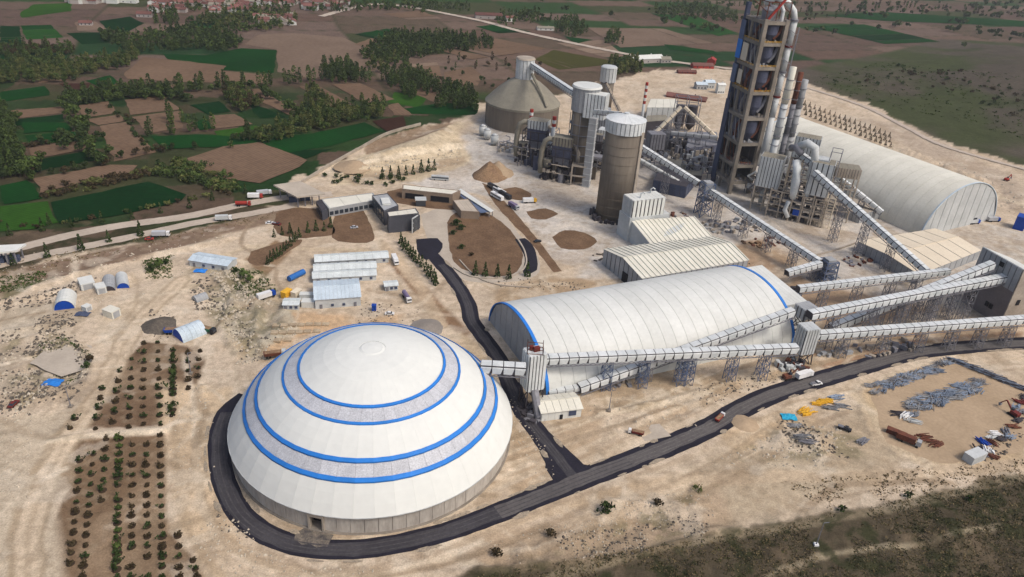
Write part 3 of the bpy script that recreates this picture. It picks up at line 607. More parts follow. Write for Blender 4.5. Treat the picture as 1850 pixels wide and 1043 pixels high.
# ------------------------------------------------------------------ barrel vaulted halls
def vault(label, fx, fy, ph, W, h, L, n, trim, roofm, endm, name='barrel_vault_hall', trimw=1.4, e=1.0, gapm=GREYC, pg=.985):
    R = thing(name, label, 'warehouse', (fx,fy,0)); ax = Vector((cos(ph),sin(ph),0)); nn = Vector((-ax.y,ax.x,0)); o = Vector((fx,fy,0))
    K = 44
    def pt(s, t, r=0):
        q = W/2*(1-cos(t)); z = h*sin(t)**e; nr = Vector((0,0,0))
        nv = (nn*(-cos(t)/W*2)+Vector((0,0,sin(t)/h))).normalized()
        return o+ax*s+nn*q+Vector((0,0,z))+nv*r
    def shell(s0, s1, r0, r1):
        g = G(); V = []; F = []
        for k in range(K+1):
            t = pi*k/K; V += [pt(s0,t,r1), pt(s1,t,r1), pt(s1,t,r0), pt(s0,t,r0)]
        for k in range(K):
            a, b = 4*k, 4*k+4
            F += [(a,a+1,b+1,b),(a+2,a+3,b+3,b+2),(a+1,a+2,b+2,b+1),(a+3,a,b,b+3)]
        F += [(3,2,1,0),(4*K,4*K+1,4*K+2,4*K+3)]
        return g.add(V,F)
    s0 = trimw
    bw = (L-2*trimw)/n
    me = shell(0, bw*pg, 0, .22).mesh('roof_panel', R.location); me.materials.append(roofm)
    for i in range(n): link('roof_panel', me, R, ax*(s0+i*bw))
    part('roof_liner', shell(s0, L-s0, -.25, -.05), gapm, R)
    for s in (0, L-trimw): part('arch_trim', shell(s, s+trimw, -.1, .4), trim, R)
    # gable walls: upright sheets with recessed joints on a dark backing
    for s, sg in ((.7,-1),(L-.7,1)):
        back = G().add([pt(s,pi*k/K,-.2) for k in range(K+1)], [tuple(range(K+1))]); gb = part('gable_wall', back, DKSTEEL, R)
        m_ = 10; a, b = o+ax*s, o+ax*s+nn*W
        if sg < 0: a, b = b, a
        zt = lambda u: h*sqrt(max(0,1-(2*u-1)**2))**e-.5
        wallpanels('gable_panel', a, b, 0, 0, m_, endm, R, gap=.06, t=.3, ztop=zt, parent=gb)
        if sg < 0:
            for u in (.28,): p = o+ax*(s-.5)+nn*W*u; part('door', G().box(p.x,p.y,0,.3,3.6,4.4,ph), DARK, R)
    # clerestory slots low on the near flank
    return R, pt
HA, ptA = vault('long white barrel vaulted hall edged in blue, between the dome and the workshops', 16.6, 241.4, .44, 62, 20.5, 129, 22, BLUE, WHITE, GREYC, pg=.978)
# hall B: near gable's right foot, axis running away from the camera
HB, ptB = vault('largest cream barrel vaulted hall behind the preheater tower, with ribbed grey gable', 324.1, 476.3, 2.10, 78, 31, 156, 24, LBLUE, CREAM, LGREY, trimw=.9, gapm=LGREY, pg=.975)

# ------------------------------------------------------------------ generic sheds
def shed(name, label, cat, q, h, hr, nroof, wallm, roofm, ridge='u', rib=.0, ends=6, group=None, over=.3, wn=None, door=True, gap=.1):
    """gabled shed on the ground quad q (q0->q1 long near side, q3->q2 far side); ridge runs along q0->q1, ridge position mid"""
    q = [Vector((p[0],p[1],0)) for p in q]; c = sum(q, Vector())/4
    R = thing(name, label, cat, c, group); up = lambda v, z: Vector((v.x,v.y,z))
    g = G().prism(q, -.2, h-.02); m0, m1 = lerp(q[0],q[3],.5), lerp(q[1],q[2],.5)
    if hr > 0:
        g.add([up(q[0],h),up(q[3],h),up(m0,h+hr),up(q[1],h),up(q[2],h),up(m1,h+hr)], [(0,2,1),(3,4,5),(0,3,5,2),(1,2,5,4)])
    part('wall_frame', g, DKSTEEL if wn else wallm, R)
    if wn:
        wallpanels('wall_panel', q[0], q[1], 0, h, wn[0], wallm, R, gap=gap); wallpanels('wall_panel', q[1], q[2], 0, h, wn[1], wallm, R, gap=gap, ztop=lambda u: h+hr*(1-abs(2*u-1))-.05)
        wallpanels('wall_panel', q[3], q[0], 0, h, wn[1], wallm, R, gap=gap, ztop=lambda u: h+hr*(1-abs(2*u-1))-.05)
    if hr > 0:
        ex = (q[1]-q[0]).normalized()*over; ey = (q[3]-q[0]).normalized()*over; dz = hr/((q[3]-q[0]).length/2)*over
        panels('roof_panel', [up(q[0]-ex-ey,h-dz+.05), up(q[1]+ex-ey,h-dz+.05), up(m1+ex,h+hr+.05), up(m0-ex,h+hr+.05)], nroof, roofm, R, gap=.05, rib=rib)
        panels('roof_panel', [up(m0-ex,h+hr+.05), up(m1+ex,h+hr+.05), up(q[2]+ex+ey,h-dz+.05), up(q[3]-ex+ey,h-dz+.05)], nroof, roofm, R, gap=.05, rib=rib)
        part('ridge_cap', G().bar(up(m0-ex,h+hr+.2), up(m1+ex,h+hr+.2), .4), roofm, R)
    else:
        panels('roof_panel', [up(p,h) for p in q], nroof, roofm, R, gap=.04, rib=rib)
    return R
def quad(px, z): return [at(x,y,z) for x,y in px]
# workshop in front (W2): ridge runs lower-left to upper-right
q = quad(P('1160,503 1352,470 1288,428 1091,450'), 9); W2 = shed('workshop_hall','wide cream hall with ribbed gable roof behind the blue edged vault','workshop', q, 9, 3.2, 22, GREYC, CREAM, rib=.45, wn=(20,9), gap=.16)
p = lerp(q[3],q[0],.62); d = (q[0]-q[3]).normalized(); part('door', G().box(p.x-d.y*-.1,p.y,0,4.5,1.2,5.5,atan2(d.y,d.x)), DARK, W2)
# sloping roof hall (W1) with tower house
q1 = quad(P('1176,442 1286,427'), 8)+quad(P('1254,391 1140,398'), 13)
c = sum(q1, Vector())/4; c.z = 0; W1 = thing('packing_hall','cream lean-to roofed hall with tall ribbed rooftop house beside the brown silo','workshop',c)
panels('roof_panel', q1, 14, CREAM, W1, gap=.06, rib=.4)
f = [Vector((v.x,v.y,0)) for v in q1]
g = G().add(f+[v-Vector((0,0,.1)) for v in q1], [(0,1,5,4),(1,2,6,5),(2,3,7,6),(3,0,4,7),(4,5,6,7)]); part('hall_wall', g, LGREY, W1)
bx = [at(1138,437,0), at(1186,433,0), at(1200,388,0), at(1116,418,0)]
d = (f[1]-f[0]).normalized(); n_ = Vector((-d.y,d.x,0)); o_ = Vector((at(1137,436).x, at(1137,436).y, 0)); a_ = atan2(d.y,d.x)
b0 = f[3]-n_*1; bk = f[3]+n_*11; e1 = f[3]+d*27
low = [f[3]-d*1.5-n_*1.0, f[3]+d*26-n_*1.0, f[3]+d*26+n_*11, f[3]-d*1.5+n_*11]
g = G().prism(low, -.2, 15); part('lower_house', g, LGREY, W1)
hi = [low[0]+n_*.5+d*1, low[0]+n_*.5+d*23, low[3]-n_*.5+d*23, low[3]-n_*.5+d*1]
hc_ = part('rooftop_house', G().prism(hi, 14.8, 25), DKSTEEL, W1)
wallpanels('cladding_panel', hi[0], hi[1], 15, 25.2, 8, WHITE, W1, gap=.3, t=.3, parent=hc_); wallpanels('cladding_panel', hi[3], hi[0], 15, 25.2, 4, LGREY, W1, gap=.15, t=.3, parent=hc_); wallpanels('cladding_panel', hi[1], hi[2], 15, 25.2, 4, WHITE, W1, gap=.2, t=.3, parent=hc_)  # left face gets greyer sheets, imitating its shaded side
panels('roof_sheet', [v+Vector((0,0,25.3-v.z)) for v in hi], 8, WHITE, W1, gap=.06)
for u in (.3,.75): v = lerp(hi[0],hi[2],u); part('vent_pipe', G().tube([v+Vector((0,0,25)),v+Vector((0,0,28)),v+Vector((1.2,0,29)),v+Vector((2.4,0,28))],.45), LGREY, W1)
# wide beige roofed store at the right
q = [at(1550,436,6), at(1660,496,6), at(1772,452,6), at(1690,413,6)]
E_ = shed('clinker_store','wide low beige roofed store right of the conveyors, with dark side wall','warehouse', [q[1],q[2],q[3],q[0]], 6, 1.6, 6, GREYC, BEIGER, wn=(10,12), gap=.08)
q = [at(1470,352,6), at(1555,388,6), at(1600,378,6), at(1505,345,6)]
shed('grey_shed','long grey flat shed beneath the inclined conveyors right of the filter tower','shed', q, 6, 1.0, 10, GREYC, PCONC, wn=(14,5), gap=.1)
# small white house near hall A
q = [at(985,764), at(1052,756), at(1048,727), at(978,737)]
q = [Vector((14.8,226.0,0)), Vector((30.2,230.6,0)), Vector((27.4,239.8,0)), Vector((12.0,235.2,0))]
H = shed('site_house','small white gabled house standing alone by the foot of the blue edged vault','house', q, 4.2, 1.4, 6, WHITE, CREAM, wn=(6,3), gap=.03, over=.7)
d = (q[1]-q[0]).normalized(); v = q[0]+d*12.5; part('window', G().box(v.x+d.y*.25,v.y-d.x*.25,1.2,3,.2,2.2,atan2(d.y,d.x)), DKBLUE, H)
v = q[0]+d*8; part('door', G().box(v.x+d.y*.25,v.y-d.x*.25,0,1.2,.2,2.2,atan2(d.y,d.x)), DARK, H)

# ------------------------------------------------------------------ lattice and conveyor galleries
def trestle_g(g, x, y, z0, z1, w, a, t=.3, d=None, bays=None):
    d = d or w; ca, sa = cos(a), sin(a); bays = bays or max(1, round((z1-z0)/w/1.1))
    T = lambda u, v, z: Vector((x+u*ca-v*sa, y+u*sa+v*ca, z)); C = [(-w/2,-d/2),(w/2,-d/2),(w/2,d/2),(-w/2,d/2)]
    for u, v in C: g.bar(T(u*1.15,v*1.15,z0), T(u,v,z1), t)
    for k in range(bays):
        a0, a1 = z0+(z1-z0)*k/bays, z0+(z1-z0)*(k+1)/bays
        for i in range(4):
            p, q_ = C[i], C[(i+1)%4]
            g.bar(T(*p,a0), T(*q_,a1), t*.6); g.bar(T(*q_,a0), T(*p,a1), t*.6); g.bar(T(*p,a1), T(*q_,a1), t*.7)
    return g
def gallery(label, A, B, w=4.0, h=3.0, bay=4.2, legs=(), tm=STEEL, top=GALV, slot=.34, lw=3.4, group='conveyor galleries', hood=True):
    A, B = Vector(A), Vector(B); d = B-A; L = d.length; yaw = atan2(d.y,d.x); pit = math.asin(d.z/L)
    base = Vector((A.x,A.y,hz(A.x,A.y))); R = thing('conveyor_gallery', label, 'conveyor', base, group)
    ex = d/L; ey = Vector((-sin(yaw),cos(yaw),0)); ez = ex.cross(ey)
    X = lambda s, u, v: A+ex*s+ey*u+ez*v
    c = G().hexa([X(0,-w/2+.2,0),X(0,w/2-.2,0),X(L,w/2-.2,0),X(L,-w/2+.2,0)],[X(0,-w/2+.2,h-.25),X(0,w/2-.2,h-.25),X(L,w/2-.2,h-.25),X(L,-w/2+.2,h-.25)])
    part('belt_enclosure', c, DKSTEEL, R)
    g = G(); n = max(1, round(L/bay)); b = L/n
    for s in (-w/2, w/2):
        g.bar(X(0,s,-.9), X(L,s,-.9), .28)
        for i in range(n): g.bar(X(i*b,s,-.9), X((i+.5)*b,s,0), .18); g.bar(X((i+.5)*b,s,0), X((i+1)*b,s,-.9), .18)
    part('underside_truss', g, STEEL, R)
    # cover panel: rounded hood and side sheets, drawn once and reused in every bay
    sec = [(-w/2,.1),(-w/2,h*.72),(-w*.36,h),(w*.36,h),(w/2,h*.72),(w/2,.1)] if hood else [(-w/2,.1),(-w/2,h),(w/2,h),(w/2,.1)]
    V = []; F = []; m_ = len(sec); e0, e1 = b*.04, b*.96; sl = b*slot*.5
    for k,(u,v) in enumerate(sec):
        low = k in (0, m_-1); x1 = e1-sl if (low or (hood and k in (1,4))) and not (hood and k in (1,4)) else e1
        V += [(e0,u,v),(e1-sl if low else e1,u,v)]
    for k in range(m_-1): F.append((2*k,2*k+1,2*k+3,2*k+2))
    V2 = [(x,u*.96,v-.08) for x,u,v in V]; N = len(V); F += [tuple(N+i for i in f[::-1]) for f in F]
    for k in range(m_-1): F += [(2*k,2*k+2,N+2*k+2,N+2*k),(2*k+1,N+2*k+1,N+2*k+3,2*k+3)]
    me = G().add(V+V2,F).mesh('cover_panel'); me.materials.append(top)
    rot = Matrix((ex,ey,ez)).transposed().to_euler()
    for i in range(n): link('cover_panel', me, R, X(i*b,0,0)-base, rot)
    for s in legs:
        p = X(s*L,0,-.9); z0 = hz(p.x,p.y)
        if p.z-z0 > 2.5: part('trestle', trestle_g(G(), p.x, p.y, z0-.2, p.z, lw, yaw, .24), tm, R)
    return R
A3 = lambda px, py, z: at(px, py, z)
gallery('short white gallery joining the dome to its ribbed transfer tower', A3(868,668,19), A3(950,673,19), 4.4, 3.6, 4.2)
gallery('long white gallery running level in front of the blue edged vault', A3(972,655,15), A3(1438,634,13.5), 4.2, 3.2, 4.0, (.26,.40,.55,.58,.75,.88), tm=BLSTEEL)
gallery('white gallery climbing rightwards behind the level one on the vault flank', A3(1046,706,1.5), A3(1432,567,20), 4.0, 3.2, 4.4, (.12,.3,.5))
gallery('thin grey gallery low along the vault foot left end', A3(990,712,1), A3(1050,702,2), 3, 2, 4, slot=.1)
gallery('uppermost of the three white galleries fanning right from the vault end', A3(1440,526,12), A3(1712,494,14), 3.6, 3.0, 4.0, (.18,.4,.62,.8))
gallery('white gallery rising from the vault end to the right dark building face', A3(1460,574,18), A3(1836,502,22), 4.6, 3.4, 4.0, (.12,.3,.45,.6,.78))
gallery('steepest white gallery crossing below and then above its neighbour to the right building', A3(1500,597,3), A3(1792,482,28), 4.2, 3.4, 4.0, (.3,.42,.55,.66,.8))
gallery('lowest white gallery running right out of view beside the asphalt road', A3(1462,611,11), A3(1905,577,13), 4.2, 3.2, 4.0, (.14,.3,.45,.58,.7,.82))
gallery('white gallery descending from behind the brown silo to the first trestle', A3(1156,268,26), A3(1262,335,16), 3.6, 3.2, 4.0, (.5,))
gallery('long white gallery running down past the tower foot to the vault end house', A3(1270,340,16), A3(1480,478,10), 3.8, 3.2, 4.0, (.0,.17,.42,.62,.82,.98))
gallery('short white gallery doubling back from the lattice post to the vault end house', A3(1482,480,10), A3(1420,497,7), 3.8, 3.0, 3.6)
gallery('steep white gallery dropping from the filter tower over the beige roof', A3(1470,314,34), A3(1672,494,10), 3.8, 3.2, 4.2, (.3,.52,.74))
gallery('thin far gallery behind the steep one ending at the grey shed', A3(1486,300,27), A3(1592,386,6), 3.2, 2.6, 5, (.4,.7), slot=.15)
gallery('short white gallery on the filter tower head', A3(1440,278,40), A3(1480,308,35), 4, 3, 4)
gallery('pale gallery dropping from the twin silo house to the brown silo top', Vector((45,472,55)), Vector((58,444,62)), 2.6, 2.2, 6, slot=.05, top=WHITE)
gallery('ribbed gallery linking the big silo cap to the twin silo house', Vector((4,621,49)), Vector((35,499,57)), 4.5, 3.6, 5, slot=.5)
gallery('pale inclined gallery left leg of the peaked pair', A3(1176,250,12), A3(1232,194,36), 2.6, 2.2, 6, slot=.05, top=BEIGER, lw=2.5, legs=(.6,.95))
gallery('pale inclined gallery right leg of the peaked pair', A3(1234,194,36), A3(1300,256,12), 2.6, 2.2, 6, slot=.05, top=BEIGER, lw=2.5, legs=(.5,))
gallery('flat grey gallery crossing the dark yard behind the tower', A3(1212,242,16), A3(1296,251,18), 3, 2.4, 6, slot=.05, top=GREYC, legs=(.2,.6))
gallery('thin white gallery below the descending one beside the dark shed', A3(1155,290,10), A3(1232,334,6), 2.6, 2.0, 6, slot=.05, top=WHITE)
gallery('pale gallery leaning against the far round silo', A3(1093,150,30), A3(1118,200,4), 2.4, 2, 6, slot=.05, top=PCONC)

# ------------------------------------------------------------------ ribbed transfer houses
def ribhouse(name, label, c, a, lx, ly, z0, z1, nx, ny, m=GALV, roofm=None, frame=True, cat='transfer tower', gap=.28, fm=DKSTEEL, group=None, roofn=4):
    c = Vector((c[0],c[1],0)); gz = hz(c.x,c.y); R = thing(name, label, cat, (c.x,c.y,gz), group)
    T = lambda u, v: Vector((c.x+u*cos(a)-v*sin(a), c.y+u*sin(a)+v*cos(a), 0)); q = [T(-lx/2,-ly/2),T(lx/2,-ly/2),T(lx/2,ly/2),T(-lx/2,ly/2)]
    part('core', G().prism(q, z0, z1-.1), DKSTEEL, R)
    for i in range(4): wallpanels('cladding_panel', q[i], q[(i+1)%4], z0-.2, z1, nx if i%2==0 else ny, m, R, gap=gap, t=.35)
    panels('roof_sheet', [p+Vector((0,0,z1)) for p in q], roofn, roofm or m, R, gap=.04, t=.2)
    if frame and z0-gz > 2:
        g = G(); trestle_g(g, c.x, c.y, gz-.2, z0, lx*.92, a, .5, d=ly*.92); part('support_frame', g, fm, R)
    return R
c0 = at(960,748); TL = ribhouse('transfer_tower','ribbed white transfer tower between the dome and the blue edged vault', (10.5,236.5), .44, 7, 6.5, 9, 25, 5, 4)
g = G(); R_ = TL.location
for z in (25.3,27.2):
    for i in range(4):
        u = [(-3,-2.6),(3,-2.6),(3,2.6),(-3,2.6)]; a, b = u[i], u[(i+1)%4]; g.bar((R_.x+a[0],R_.y+a[1],z),(R_.x+b[0],R_.y+b[1],z),.2); g.bar((R_.x+a[0],R_.y+a[1],25),(R_.x+a[0],R_.y+a[1],28.5),.22)
part('drive_frame', g, RUST, TL); part('drive_motor', G().box(R_.x+.5,R_.y,25.2,2.4,1.4,1.8,.44).cone(R_.x-1.5,R_.y+.5,25.2,.8,27,.8,10), MAROON, TL)
part('chute', G().tube([(R_.x+1,R_.y-3,9),(R_.x+2.5,R_.y-7,4),(R_.x+3.5,R_.y-9,.8)],[1.6,1.6,1.9],8), STEEL, TL)
ribhouse('transfer_tower','ribbed grey transfer tower at the right end of the vault flank', (131.6,281.5), .30, 7, 6.5, 6, 18.5, 5, 4, m=LGREY)
ribhouse('filter_house','pale ribbed filter house between the blending silo and the brown silo', tuple(at(1090,300))[:2], -.3, 12, 9, 14, 28, 6, 4, m=LGREY, cat='filter house')
ribhouse('filter_house','grey filter house behind the pale ribbed one by the brown silo', tuple(at(1078,262))[:2], -.3, 14, 10, 10, 30, 7, 4, m=GREYC, cat='filter house')
ribhouse('filter_house','grey boxy house on legs left of the peaked pale galleries', tuple(at(1180,280))[:2], .2, 12, 10, 6, 18, 5, 4, m=STEEL, cat='filter house')
ribhouse('transfer_tower','small dark transfer tower frame behind the grey ribbed one', (136,299), .44, 8, 7, 14, 19, 3, 3, m=GREYC)
# box annex at the far end of hall A
q = [ptA(129.2,pi*.06)]
ax = Vector((cos(.44),sin(.44),0)); nn = Vector((-ax.y,ax.x,0)); o = Vector((16.6,241.4,0))+ax*129.4+nn*10
q = [o, o+ax*13, o+ax*13+nn*34, o+nn*34]
AX = thing('vault_annex','pale box annex with sloping roof against the right end of the blue edged vault','building', sum(q,Vector())/4)
part('annex_wall', G().prism(q, -.2, 14.5), LGREY, AX); panels('roof_sheet', [p+Vector((0,0,z)) for p, z in zip(q,(14.6,14.6,17.5,17.5))][:], 6, WHITE, AX, gap=.03, t=.3)
g = G().add([q[0]+Vector((0,0,14.5)),q[1]+Vector((0,0,14.5)),q[2]+Vector((0,0,14.5)),q[3]+Vector((0,0,14.5)),q[2]+Vector((0,0,17.5)),q[3]+Vector((0,0,17.5))],[(1,2,4),(0,5,3),(2,3,5,4)]); part('annex_gable', g, LGREY, AX)
# right dark building
def rightb():
    p1, p2 = at(1695,562), at(1796,586); d = (p2-p1).normalized(); n = Vector((-d.y,d.x,0)); W = 24
    q = [p1+n*0, p2, p2+n*20, p1+n*20]
    # roof corners estimated at 31 m: the ribbed head stands on a concrete lower part
    tl, tr = at(1776,446,32), at(1849,487,32); a = tl; b = tr; d = (b-a); d.z = 0; dn = d.normalized(); n = Vector((-dn.y,dn.x,0))
    b = a+dn*(d.length+0)
    q = [Vector((a.x,a.y,0)), Vector((b.x,b.y,0)), Vector((b.x,b.y,0))+n*22, Vector((a.x,a.y,0))+n*22]
    R = thing('crusher_house','tall dark faced crusher house with ribbed head at the right edge','building', sum(q,Vector())/4)
    part('lower_walls', G().prism(q, -.2, 20), mat('shaded_plaster',(.21,.185,.185),(.16,.14,.14),rough=.9,scale=.1), R)  # shade of the front is put into this darker wall colour
    sw = [q[1]+dn*.02, q[1]+dn*.5, q[2]+dn*.5, q[2]+dn*.02]; part('side_wall', G().hexa(sw, [v+Vector((0,0,z)) for v, z in zip(sw,(31.8,31.8,23.8,23.8))]), PCONC, R)  # paler concrete imitates the sunlit right side
    part('head_core', G().hexa([v+Vector((0,0,20)) for v in q],[v+Vector((0,0,z)) for v, z in zip(q,(31.8,31.8,23.8,23.8))]), DKSTEEL, R)
    for i in (0,3): wallpanels('cladding_panel', q[i], q[(i+1)%4], 19.5, 32, 8 if i == 0 else 6, GREYC, R, gap=.14, t=.4, ztop=(None if i == 0 else (lambda u: 24+8*u)))
    panels('roof_sheet', [p+Vector((0,0,z)) for p, z in zip(q,(32,32,24,24))], 8, WHITE, R, gap=.02, t=.3)
    for u in (.15,.24,.58,.68):
        for z in (4,8) if u < .3 else (5.5,):
            p = lerp(q[0],q[1],u); part('window', G().box(p.x+dn.y*.1,p.y-dn.x*.1,z,1.9,.6,2.6,atan2(dn.y,dn.x)), DARK, R)
    p = lerp(q[0],q[1],.55); part('opening', G().box(p.x+dn.y*.4,p.y-dn.x*.4,28,2.6,.5,2.4,atan2(dn.y,dn.x)), DARK, R)
    for k in range(3): p = q[1]+n*(5+6*k)+dn*.6; part('side_window', G().box(p.x,p.y,12,.3,2,3,atan2(dn.y,dn.x)), DARK, R)
rightb()
# ------------------------------------------------------------------ silos
def ribring(R, cx, cy, r, z0, z1, n, m, name='cladding_panel', t=.35, gap=.25, parent=None):
    da = 2*pi/n; me = G().box(r,0,0,t,2*r*math.tan(da/2)*(1-gap),z1-z0).mesh(name); me.materials.append(m)
    o = R.location
    for i in range(n): link(name, me, parent or R, (cx-o.x,cy-o.y,z0-o.z), (0,0,i*da))
def bigsilo():
    cx, cy = -2.0, 627.0; R = thing('domed_silo','broad concrete clinker silo with conical roof and ribbed cap','silo',(cx,cy,0))
    part('silo_wall', G().cone(cx,cy,-.5,31.3,19.5,31.3,72), SILOC, R, smooth=False)
    part('ring_beam', G().cone(cx,cy,17.8,31.7,19.6,31.9,72), OLDC, R)
    me = None; n = 40; da = 2*pi/n; r0, r1, z0, z1 = 32.0, 8, 19.5, 39.0
    prof = [(r0,z0),(26,25.6),(20,31),(14,35.6),(r1,z1)]; V = []; F = []
    for r, z in prof: V += [(r*cos(-da*.495),r*sin(-da*.495),z),(r*cos(da*.495),r*sin(da*.495),z)]
    k = len(V); V += [(x,y,z-.3) for x,y,z in V]
    for i in range(4): a = 2*i; F += [(a,a+1,a+3,a+2),(k+a,k+a+2,k+a+3,k+a+1),(a,a+2,k+a+2,k+a),(a+1,k+a+1,k+a+3,a+3)]
    me = G().add(V,F).mesh('roof_panel'); me.materials.append(OLDC)
    for i in range(n): link('roof_panel', me, R, (0,0,0), (0,0,i*da))
    cw_ = part('cap_wall', G().cone(cx,cy,37,7.2,54,7.2,32), STEEL, R); ribring(R,cx,cy,7.5,38.5,54.5,16,GALV,gap=.14,parent=cw_)
    part('cap_roof', G().cone(cx,cy,54.4,8.2,55.6,7.4,32), PCONC, R)
    part('roof_chute', G().tube([(cx+6,cy-6,44),(cx+16,cy-19,30),(cx+20,cy-24,22)],[1.2,1.1,1.1],6), OLDC, R)
bigsilo()
def tallsilo():
    cx, cy = 60.6, 435.0; R = thing('tall_silo','tall brown concrete silo with white ribbed crown','silo',(cx,cy,0))
    part('silo_wall', G().cone(cx,cy,-.5,11.3,60,11.3,48), SILOC, R, smooth=True)
    cc_ = part('crown_wall', G().cone(cx,cy,55.3,11.5,62.4,11.5,40), GREYC, R); ribring(R,cx,cy,11.7,55.5,62.6,28,GALV,gap=.2,parent=cc_)
    n = 16; da = 2*pi/n; V = [(12.2*cos(-da*.49),12.2*sin(-da*.49),0),(12.2*cos(da*.49),12.2*sin(da*.49),0),(1.2*cos(da*.49),1.2*sin(da*.49),3),(1.2*cos(-da*.49),1.2*sin(-da*.49),3)]
    me = G().slab(V,.25).mesh('roof_panel'); me.materials.append(GALV)
    for i in range(n): link('roof_panel', me, R, (0,0,62.6), (0,0,i*da))
    part('roof_cap', G().cone(cx,cy,65.2,1.8,66.4,1.6,12), GALV, R)
    part('pale_strip', G().box(cx+9.5,cy-6.5,0,2.0,2.0,57,.6), PCONC, R)  # pale upright strip up the right flank
    g = G()
    for k in range(9): z = 4+k*5.5; g.cone(cx,cy,z,11.42,z+.25,11.42,48)
    part('joint_band', g, SILOC, R)
    g = G()
    for k in range(14):
        a = rnd.uniform(2.6,5.2); r = rnd.uniform(12,15); g.box(cx+r*cos(a),cy+r*sin(a),0,rnd.uniform(1,3),rnd.uniform(1,2.5),rnd.uniform(1.5,4.5),a)
    part('base_equipment', g, DKSTEEL, R, stuff=True)
tallsilo()
def farsilo():
    p = at(1093,196,0); cx, cy = p.x, p.y+6; R = thing('round_silo','small far round silo with ribbed grey head right of the twin silo house','silo',(cx,cy,0))
    part('silo_wall', G().cone(cx,cy,-.5,6.3,26,6.3,28), SILOC, R, smooth=True); part('head_core', G().cone(cx,cy,24,6.9,37,6.9,28), STEEL, R)
    ribring(R,cx,cy,7.2,24,37.3,14,LGREY,gap=.16); part('head_roof', G().cone(cx,cy,37.2,7.7,38.2,6.5,28), LGREY, R)
farsilo()
def twin():
    p = at(1043,322,0); cx, cy = p.x, p.y; R = thing('blending_silo','grey concrete blending silo with white disc roof and ribbed house at its head','silo',(cx,cy,0))
    part('silo_wall', G().cone(cx,cy,-.5,8.4,52,8.4,36), SILOC, R, smooth=True); part('head_core', G().cone(cx,cy,49,9.0,64.5,9.0,36), STEEL, R)
    ribring(R,cx,cy,9.2,49,64.8,22,GREYC,gap=.08); part('disc_roof', G().cone(cx,cy,64.8,10.2,66,9.6,36), WHITE, R)
    a = -.35; c = Vector((cx+6.5,cy-7,0)); T = lambda u,v: Vector((c.x+u*cos(a)-v*sin(a),c.y+u*sin(a)+v*cos(a),0)); q = [T(-7,-5),T(7,-5),T(7,5),T(-7,5)]
    part('house_core', G().prism(q,47,62.4), DKSTEEL, R)
    for i,(n,m) in enumerate(((6,GALV),(4,GALV),(4,GALV),(4,LGREY))): wallpanels('cladding_panel', q[i], q[(i+1)%4], 46.5, 62.6, n, m, R, gap=.22, t=.35)
    panels('roof_sheet',[v+Vector((0,0,62.6)) for v in q],5,WHITE,R,gap=.03)
    g = G()
    for k in range(6): z = 5+k*7; g.cone(cx,cy,z,9.4,z+.4,9.4,24)
    for k in range(10): b = 2*pi*k/10; g.bar((cx+9.3*cos(b),cy+9.3*sin(b),0),(cx+9.3*cos(b),cy+9.3*sin(b),47),.4)
    part('access_frame', g, STEEL, R)
    # lift shaft beside it
    q = [T(-1,-9.5),T(4,-9.5),T(4,-5.5),T(-1,-5.5)]; part('lift_shaft', G().prism(q,0,48), GREYC, R); g = G()
    for k in range(11):
        for i in range(4): g.bar(q[i]+Vector((0,0,k*4.4+.4)), q[(i+1)%4]+Vector((0,0,k*4.4+.4)), .35)
    part('shaft_frame', g, LGREY, R)
twin()
